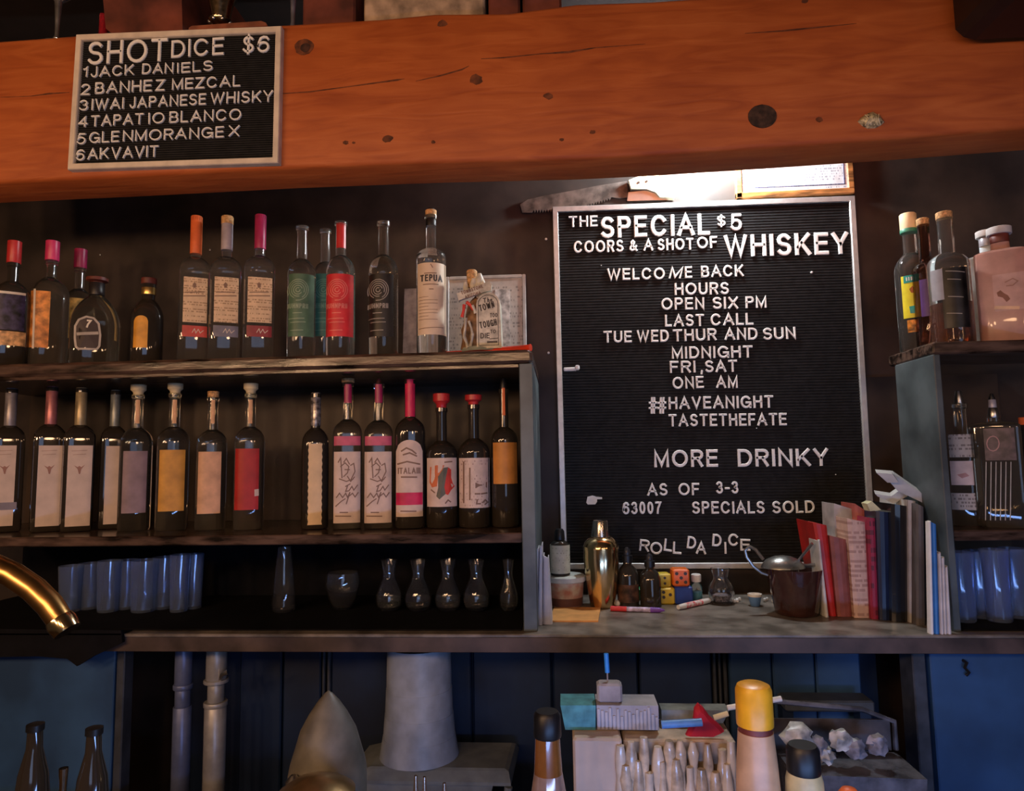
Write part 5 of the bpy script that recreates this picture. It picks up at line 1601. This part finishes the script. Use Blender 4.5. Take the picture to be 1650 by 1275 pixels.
# ================================================================== FOREGROUND AND UNDER THE COUNTER
# brass spout
pts = [P(-60, 900, .80), P(-20, 908, .80), P(20, 926, .80), P(55, 950, .80), P(80, 975, .80), P(97, 1000, .80)]
o0 = Vector((P(-60, 900, .80).x, .80, LZ))
spt = thing('brass_spout', 'curved brass tap spout coming in from the left frame edge', 'tap', o0)
kk = .80 / FPX
L = [(p.x - o0.x, 0, p.z - o0.z) for p in pts]
MB().tube([(-.03, 0, 0), (-.03, 0, L[0][2] - .02), (-.02, 0, L[0][2] - .003)] + L, [.016] * 3 + [19 * kk, 20 * kk, 20 * kk, 20 * kk, 20 * kk, 19 * kk], 18).build('spout_tube', mat('brass', (0.62, 0.36, 0.13), .28, 1.0, var=.15), spt, smooth=True)
d_ = (Vector(L[-1]) - Vector(L[-2])).normalized()
e_ = Vector(L[-1])
MB().tube([tuple(e_ - d_ * .002), tuple(e_ + d_ * .004), tuple(e_ + d_ * .016)], [21 * kk, 23 * kk, 21 * kk], 18).build('nozzle_ring', mat('bright_gold', (0.9, 0.72, 0.4), .15, 1.0), spt, smooth=True)


def standing(name, label, cat, px, Y, group=None):
    p = P(px, 1275, Y)
    return thing(name, label, cat, (p.x, Y, LZ), group=group)


def zz(px, py, Y):
    return P(px, py, Y).z - LZ


# dark pour bottles at bottom left
for px, py, w_, lab in ((52, 1172, 60, 'black silhouetted bottle at the bottom left corner'), (148, 1178, 60, 'black silhouetted bottle beside the steel jigger')):
    r = standing('speed_rail_bottle', lab, 'bottle', px, .88)
    k = .88 / FPX
    t = zz(px, py, .88)
    MB().lathe([(w_ / 2 * k, 0), (w_ / 2 * k, t * .5), (w_ * .36 * k, t * .78), (w_ * .2 * k, t * .9), (w_ * .18 * k, t)], 18).build('body', G_dark, r, smooth=True)
    MB().lathe([(w_ * .22 * k, t - .004), (w_ * .22 * k, t + .004), (w_ * .1 * k, t + .006)], 12).build('cap', M_black, r, smooth=True)
r = standing('steel_jigger', 'slim shiny steel jigger between the two black bottles', 'jigger', 101, .86)
k = .86 / FPX
t = zz(107, 1238, .86)
MB().lathe([(6 * k, 0), (5 * k, t * .6), (5 * k, t * .85), (7 * k, t)], 14).build('jigger_body', mat('warm_steel', (0.8, 0.72, 0.55), .12, 1.0), r, smooth=True)

bd = thing('black_cloth', 'black cloth draped over the counter edge above the blue door', 'cloth', (0, 1.25, 0))
cp = [(-160, 1012), (195, 1016), (197, 1036), (172, 1048), (150, 1058), (124, 1074), (108, 1062), (60, 1058), (-160, 1062)]
cl_ = [P(x, y, 1.25) for x, y in cp]
MB().prism([(p.x, p.z) for p in cl_], 0, .008).build('cloth_front', M_pit, bd)
MB().box((cl_[0].x, 0, zc_top + .0005), (cl_[1].x, .033, zc_top + .003)).build('cloth_top', M_pit, bd)

# two pipes
LZ = .5003
for px, w_, Y, segs, lab, mm in ((290, 28, 1.38, [(1040, 1102, .95), (1102, 1110, 1.08), (1110, 1138, .85), (1138, 1330, 1.0)], 'blue grey vertical pipe with collars under the counter', mat('blue_pipe', (0.14, 0.18, 0.34), .35, .3)), (344, 32, 1.37, [(1040, 1094, 1.0), (1094, 1100, 1.2), (1100, 1130, .8), (1130, 1138, 1.15), (1138, 1330, 1.05)], 'grey vertical drain pipe with couplings under the counter', mat('grey_pipe', (0.36, 0.36, 0.37), .35, .3))):
    r = standing('vertical_pipe', lab, 'pipe', px, Y)
    k = Y / FPX
    for y0, y1, f in segs:
        a_, b_ = zz(px, y0, Y), max(0, zz(px, y1, Y))
        MB().lathe([(w_ / 2 * k * f * .96, b_), (w_ / 2 * k * f, b_ + .001), (w_ / 2 * k * f, a_ - .001), (w_ / 2 * k * f * .96, a_)], 16).build('pipe_section' if y1 - y0 > 12 else 'collar', mm, r, smooth=True)
    if px == 344:
        MB().tube([(.012, -.01, zz(px, 1096, Y)), (.022, -.02, zz(px, 1082, Y)), (.034, -.02, zz(px, 1078, Y))], [.004, .004, .005], 8).build('lever', M_steel, r, smooth=True)

LZ = .655
# white cone
Y = 1.0
k = Y / FPX
r = standing('cone_shade', 'translucent pale pointed cone standing left of the stacked cups', 'cone', 528, Y)
t = zz(532, 1113, Y)
zb_ = zz(530, 1242, Y)
pr = [(62 * k, 0), (60 * k, zb_)] + [(w_ * k, zz(530, y, Y)) for w_, y in ((57, 1225), (50, 1200), (43, 1175), (30, 1150), (17, 1130), (6, 1117))] + [(.5 * k, t)]
mb = MB()
mb.lathe(pr, 26)
mb.build('cone_body', mat('pale_translucent', (0.17, 0.155, 0.13), .45, trans=.2, var=.15), r, smooth=True)
for dx, cc in ((-33, (0.62, 0.55, 0.75)), (22, (0.45, 0.65, 0.85))):
    MB().lathe([(3 * k, -.004), (11 * k, 0), (12 * k, .006), (4 * k, .014)], 12, (dx * k, -.052, zb_ + .002)).build('metal_glint_cap', M_steel, r, smooth=True)
r = standing('brass_bowl', 'rounded brass lid in front of the pale cone', 'lid', 510, .90)
k = .90 / FPX
MB().lathe([(62 * k, 0), (60 * k, zz(510, 1275, .90)), (42 * k, zz(510, 1262, .90)), (15 * k, zz(510, 1252, .90)), (3 * k, zz(510, 1250, .90))], 22).build('dome', mat('brass_dull', (0.4, 0.26, 0.12), .3, .9), r, smooth=True)

# low shelf inside the cabinet
bx('low_shelf', (P(184, 1165, 1.3).x, 1.30, .48), (P(1470, 1165, 1.3).x, 1.47, .50), M_bluedark, base)
# stacked cups and container
LZ = .5003
Y = 1.38
k = Y / FPX
r = standing('cup_stack', 'stack of frosted plastic cups upside down on the pale tub', 'cups', 676, Y)
ct = zz(676, 1215, Y)
r.location.z = LZ + ct
Mfro = mat('frosted_plastic', (0.36, 0.42, 0.53), .4, trans=.15, var=.1)
for i, (y0, y1, w0, w1) in enumerate(((1040, 1110, 50, 51), (1107, 1150, 51.6, 53), (1147, 1185, 53.6, 56), (1182, 1216, 56.5, 61))):
    a_, b_ = zz(676, y0, Y) - ct, max(.0003, zz(676, y1, Y) - ct)
    pr = [((w1 + .6) * k, b_), (w1 * k, b_ + .003), (w0 * k, a_)]
    if i == 0:
        pr += [(w0 * k - .003, a_), (w0 * k - .006, a_ - .006)]
    MB().lathe(pr, 28, (( 676 - 676) * k, 0, 0)).build('cup', Mfro, r, smooth=True)
r = standing('plastic_container', 'pale translucent container with a wide lid under the stacked cups', 'container', 702, Y)
Mct = mat('container_plastic', (0.27, 0.31, 0.33), .35, trans=.25, var=.12)
ring = [(-122, 1228), (-126, 1222), (-96, 1190), (-60, 1186), (60, 1186), (124, 1186), (128, 1200), (118, 1228), (110, 1234)]
b_ = zz(702, 1235, Y)
mb = MB()
mb.loft([[(x * k, y * k, max(0, z)) for x, y, z in q] for q in (
    [(-112, -50, 0), (60, -50, 0), (70, 50, 0), (-102, 50, 0)],
    [(-118, -55, b_ - .004), (95, -55, b_ - .004), (95, 55, b_ - .004), (-112, 55, b_ - .004)],
    [(-128, -62, b_), (122, -62, b_), (126, 62, b_), (-122, 62, b_)],
    [(-128, -62, b_ + .006), (122, -62, b_ + .006), (126, 62, b_ + .006), (-122, 62, b_ + .006)],
    [(-98, -50, ct - .003), (118, -50, ct - .003), (122, 50, ct - .003), (-92, 50, ct - .003)],
    [(-90, -46, ct), (112, -46, ct), (116, 46, ct), (-86, 46, ct)])])
mb.build('container_body', Mct, r)
MB().tube([(118 * k, -56 * k, b_ - .004), (113 * k, -56 * k, b_ - .05), (108 * k, -56 * k, b_ - .09)], [6 * k, 5 * k, 5 * k], 8).build('clasp', Mct, r, smooth=True)
LZ = .655
for i, (px, py) in enumerate(((670, 1250), (684, 1252), (716, 1262))):
    r = standing('steel_pourer', 'steel bottle pourer in front of the pale container, %s from the cone' % ('first', 'second', 'third')[i], 'pourer', px, .88, 'steel pourers')
    t = zz(px, py, .88)
    k2 = .88 / FPX
    MB().lathe([(9 * k2, 0), (9 * k2, t * .6), (6 * k2, t * .75), (4 * k2, t * .9), (2.5 * k2, t)], 12).build('pourer_body', mat('bronze_steel', (0.5, 0.36, 0.26), .2, .9), r, smooth=True)

# amber bottle
Y = .92
k = Y / FPX
r = standing('amber_bottle', 'dark bottle with amber neck and shiny collar beside the beige caddy', 'bottle', 884, Y)
MB().lathe([(30 * k, 0), (29 * k, zz(884, 1290, Y)), (22 * k, zz(884, 1245, Y))], 20).build('body', mat('rose_glass', (0.40, 0.27, 0.22), .12, .3), r, smooth=True)
MB().lathe([(22 * k, zz(884, 1245, Y)), (21 * k, zz(884, 1225, Y)), (19 * k, zz(884, 1185, Y))], 18).build('neck', mat('amber_neck', (0.22, 0.085, 0.02), .15, coat=.5), r, smooth=True)
MB().lathe([(21 * k, zz(884, 1187, Y)), (22 * k, zz(884, 1183, Y)), (21 * k, zz(884, 1152, Y)), (17 * k, zz(884, 1146, Y))], 18).build('cap', M_black, r, smooth=True)

# beige caddy with cartons
Y = 1.0
k = Y / FPX
cad = standing('bar_caddy', 'beige bar caddy filled with wrapped bundles at the bottom of the frame', 'caddy', 1060, Y)
x0, x1 = P(924, 1230, Y).x - cad.location.x, P(1190, 1230, Y).x - cad.location.x
zt = zz(1040, 1192, Y)
Mbg = mat('beige_box', (0.58, 0.45, 0.36), .6, var=.06, scale=20)
bx('caddy_box', (x0, 0, 0), (x0 + .068, .09, zt), Mbg, cad, .003)
bx('caddy_box', (x0 + .071, .01, 0), (x1, .09, zt - .004), mat('beige_shade', (0.50, 0.40, 0.31), .6, var=.25, scale=30), cad, .003)
random.seed(11)
Mfoil = mat('wrap_cream', (0.56, 0.46, 0.35), .28, 0, var=.2, scale=60, coat=.4)
for i in range(19):
    px = 1000 + (i % 10) * 20 + random.uniform(-4, 4) + (9 if i > 9 else 0)
    py = (1193 if i < 10 else 1224) + random.uniform(-4, 20)
    a_ = P(px, py, Y - .004)
    x, zt_ = a_.x - cad.location.x, a_.z - LZ
    hh = zt_ * (.99 if i > 9 else .6)
    prf = [(random.uniform(6, 11) * k * (1 if j < 5 else (.97, .9, .6)[j - 5]), zt_ - hh + hh * (j / 7) ** .8) for j in range(8)]
    MB().lathe(prf, 9, (x, -.002 - (.006 if i > 9 else 0), 0)).build('wrapped_bundle', Mfoil if i % 3 else mat('wrap_white', (0.66, 0.58, 0.49), .25, coat=.5), cad, smooth=True)
zt2 = zt + .0006


def on_caddy(name, label, cat, px, Yp):
    p = P(px, 1190, Yp)
    return thing(name, label, cat, (p.x, Yp, LZ + zt2))


r = on_caddy('teal_carton', 'teal carton of napkins on the beige caddy', 'carton', 935, Y + .03)
q = [(903, 1137), (960, 1137), (960, 1189), (911, 1189)]
mb = MB()
c = r.location
Lq = [(P(x, y, Y + .03).x - c.x, max(0, P(x, y, Y + .03).z - c.z)) for x, y in q]
Lq[2] = (Lq[2][0], 0); Lq[3] = (Lq[3][0], 0)
mb.prism(Lq, 0, .05)
mb.build('carton_box', mat('teal_paper', (0.07, 0.28, 0.34), .5, var=.2, scale=50), r)
r = on_caddy('straw_box', 'pale grey ribbed box of straws beside the teal carton', 'box', 1010, Y + .03)
c = r.location
xa, xb = P(962, 1165, Y + .03).x - c.x, P(1062, 1165, Y + .03).x - c.x
hz = P(1010, 1138, Y + .03).z - c.z
bx('box_body', (xa, .002, 0), (xb, .05, hz), mat('grey_card', (0.36, 0.36, 0.42), .55), r)
for i in range(16):
    x = xa + (xb - xa) * (i + .5) / 16
    bx('rib', (x - .0018, 0, .001), (x + .0016, .003, hz * random.uniform(.55, .98)), mat('rib_grey', (0.46, 0.45, 0.50), .5), r)
zt3 = hz
r = thing('grey_block', 'small grey block standing on the straw box', 'block', (P(966, 1138, Y + .05).x, Y + .05, c.z + hz + .0004))
r.location.x = max(r.location.x, c.x + xa + .02)
bx('block_body', (-20 * k, -.012, 0), (20 * k, .012, 30 * k), mat('grey_block', (0.33, 0.31, 0.34), .6, var=.15), r, .003)
bs = thing('blue_straw', 'short bright blue straw standing in the grey block', 'straw', (r.location.x - .002, r.location.y, r.location.z + 30 * k))
MB().tube([(0, 0, 0), (0, 0, .014)], .0012, 6).build('straw_stem', M_greyfoil, bs)
MB().tube([(0, 0, .013), (-.001, 0, .040)], .0036, 10).build('straw_tip', mat('bright_blue', (0.04, 0.28, 0.85), .35), bs, smooth=True)
# tray behind red cloth
r = on_caddy('green_tray', 'shallow grey green tray behind the red cloth', 'tray', 1115, Y + .085)
c = r.location
r.location.y = Y + .060
xa, xb = P(1063, 1165, Y + .085).x - c.x, P(1170, 1165, Y + .085).x - c.x
hz = P(1115, 1135, Y + .085).z - c.z
MB().prism([(xa, 0), (xb - .01, 0), (xb, hz), (xa, hz)], 0, .028).build('tray_body', mat('tray_green', (0.20, 0.22, 0.20), .4, var=.3), r)
r = on_caddy('red_cloth', 'folded bright red cloth peak on the beige caddy', 'cloth', 1130, Y + .02)
c = r.location
q = [(1104, 1186), (1116, 1160), (1118, 1140), (1124, 1132), (1132, 1138), (1142, 1152), (1158, 1166), (1166, 1176), (1150, 1184)]
Lq = [(P(x, y, Y + .02).x - c.x, max(0, P(x, y, Y + .02).z - c.z)) for x, y in q]
m_ = (sum(p[0] for p in Lq) / len(Lq), .02)
MB().loft([[(x, .0, z) for x, z in Lq], [(x * .98 + m_[0] * .02, -.006, z * .96) for x, z in Lq], [(x * .8 + m_[0] * .2, -.010, z * .78) for x, z in Lq]]).build('cloth_fold', mat('red_cloth', (0.50, 0.01, 0.03), .7), r)
for nm, lab, p0, p1, Yq, rad, m_ in (('blue_marker', 'bright blue marker lying across the red cloth', (1066, 1168), (1131, 1164), .975, .0052, mat('bright_blue2', (0.12, 0.33, 0.80), .35)),
                                     ('white_straw', 'long white straw passing behind the yellow capped bottle', (1172, 1141), (1259, 1126), .965, .0036, M_white),
                                     ('cream_straw', 'short cream straw beside the red cloth', (1150, 1157), (1173, 1150), .98, .0036, M_cream_cap)):
    a_, b_ = P(*p0, Yq), P(*p1, Yq)
    r = thing(nm, lab, 'marker' if 'marker' in nm else 'straw', a_)
    MB().tube([(0, 0, 0), tuple(b_ - a_)], rad, 10).build('barrel' if 'marker' in nm else 'tube', m_, r, smooth=True)

# yellow capped bottle
Y = .84
k = Y / FPX
r = standing('squeeze_bottle', 'tall tan squeeze bottle with a bright yellow cap', 'bottle', 1222, Y)
MB().lathe([(33 * k, 0), (33 * k, zz(1222, 1290, Y)), (30 * k, zz(1222, 1230, Y)), (26 * k, zz(1222, 1178, Y))], 24).build('body', mat('tan_bottle', (0.60, 0.36, 0.20), .35, var=.1), r, smooth=True)
MB().lathe([(25 * k, zz(1222, 1180, Y)), (25 * k, zz(1222, 1166, Y))], 20).build('collar', M_dkbrown, r, smooth=True)
MB().lathe([(27 * k, zz(1222, 1168, Y)), (27.5 * k, zz(1222, 1160, Y)), (27 * k, zz(1222, 1112, Y)), (24 * k, zz(1222, 1104, Y)), (18 * k, zz(1222, 1101, Y))], 24).build('cap', mat('yellow_cap', (0.86, 0.42, 0.02), .35), r, smooth=True)
# black capped bottle
Y = .84
k = Y / FPX
r = standing('squeeze_bottle', 'cream bottle with a black cap in front of the crumpled tray', 'bottle', 1297, Y)
MB().lathe([(28 * k, 0), (28 * k, zz(1297, 1290, Y)), (27 * k, zz(1297, 1258, Y)), (23 * k, zz(1297, 1240, Y))], 22).build('body', mat('cream_bottle', (0.58, 0.48, 0.24), .4, var=.15), r, smooth=True)
MB().lathe([(24 * k, zz(1297, 1244, Y)), (24.5 * k, zz(1297, 1240, Y)), (24 * k, zz(1297, 1208, Y)), (20 * k, zz(1297, 1200, Y))], 22).build('cap', M_black, r, smooth=True)
r = standing('orange_canister', 'rounded orange canister top just entering the bottom of the frame', 'canister', 1368, .84)
MB().lathe([(16 * k, 0), (16 * k, zz(1368, 1280, .84)), (10 * k, zz(1368, 1271, .84)), (2 * k, zz(1368, 1269, .84))], 16).build('lid_body', M_or, r, smooth=True)

# crumpled plastic tray on the right
Y = 1.08
k = Y / FPX
r = standing('plastic_basket', 'grey translucent plastic basket holding crumpled bags', 'basket', 1355, Y)
Mpl = mat('grey_translucent', (0.16, 0.16, 0.19), .25, trans=.3, var=.3)
z1, z0_ = zz(1330, 1162, Y), zz(1330, 1232, Y)
mb = MB()
mb.loft([[(-70 * k, -.03, 0), (95 * k, -.03, 0), (95 * k, .05, 0), (-70 * k, .05, 0)],
         [(-78 * k, -.035, z0_), (108 * k, -.035, z0_ - .004), (108 * k, .055, z0_ - .004), (-78 * k, .055, z0_)],
         [(-72 * k, -.028, z0_), (100 * k, -.028, z0_ - .004), (100 * k, .048, z0_ - .004), (-72 * k, .048, z0_)]])
mb.build('basket_body', Mpl, r)
MB().tube([(-78 * k, .055, z0_), (-88 * k, .055, z1 + .01), (60 * k, .055, z1 - .002), (108 * k, .055, z1 - .02), (108 * k, .055, z0_)], .004, 8).build('rim_wire', Mpl, r, smooth=True)
bx('back_sheet', (-80 * k, .052, z0_), (100 * k, .055, z1 - .016), mat('sheet_grey', (0.10, 0.09, 0.10), .3, trans=.3, var=.3), r)
random.seed(5)
for i, (px, py, s_, lab) in enumerate(((1284, 1188, 22, 'largest white crumpled bag in the grey basket'), (1318, 1198, 12, 'small grey crumpled bag next to the largest one'), (1352, 1190, 15, 'upright crumpled white bag in the middle of the basket'), (1376, 1204, 15, 'lilac grey crumpled bag in the basket'), (1412, 1198, 14, 'pale crumpled bag at the far end of the basket'), (1330, 1215, 12, 'low crumpled white bag at the basket edge'))):
    p = P(px, py, Y)
    g = thing('crumpled_bag', lab, 'bag', (p.x, Y - .004, p.z), group='crumpled bags in the basket')
    rings = []
    n = 12
    for j, f in enumerate((.7, .95, 1.0, 1.0, .85, .6)):
        rings.append([(s_ * k * f * math.cos(a_) * random.uniform(.6, 1.3), s_ * k * f * .8 * math.sin(a_) * random.uniform(.6, 1.3), (j - 2.5) * s_ * k * .36 + random.uniform(-.003, .003)) for a_ in [2 * math.pi * t / n for t in range(n)]])
    MB().loft(rings).build('bag_body', mat('bag_white' if i in (0, 2, 5) else 'bag_grey', (0.55, 0.55, 0.54) if i in (0, 2, 5) else (0.30, 0.29, 0.34), .35, trans=.1, var=.3, scale=60), g, smooth=True)
# dull shelf rail behind basket
rl = bpy.data.objects.new('shelf_rail', None)
COL.objects.link(rl)
rl.location = (P(1255, 1130, 1.40).x, 1.36, 0)
rl.parent = base
w_ = P(1395, 1130, 1.40).x - P(1255, 1130, 1.40).x
bx('rail_bar', (0, 0, P(1325, 1142, 1.38).z), (w_, .05, P(1325, 1124, 1.38).z), mat('rail_paint', (0.07, 0.09, 0.12), .5), rl, .003)
bx('rail_leg', (.0, .02, 0), (.02, .05, P(1325, 1142, 1.38).z), M_bluedark, rl)
bx('rail_leg', (w_ - .02, .02, 0), (w_, .05, P(1325, 1142, 1.38).z), M_bluedark, rl)
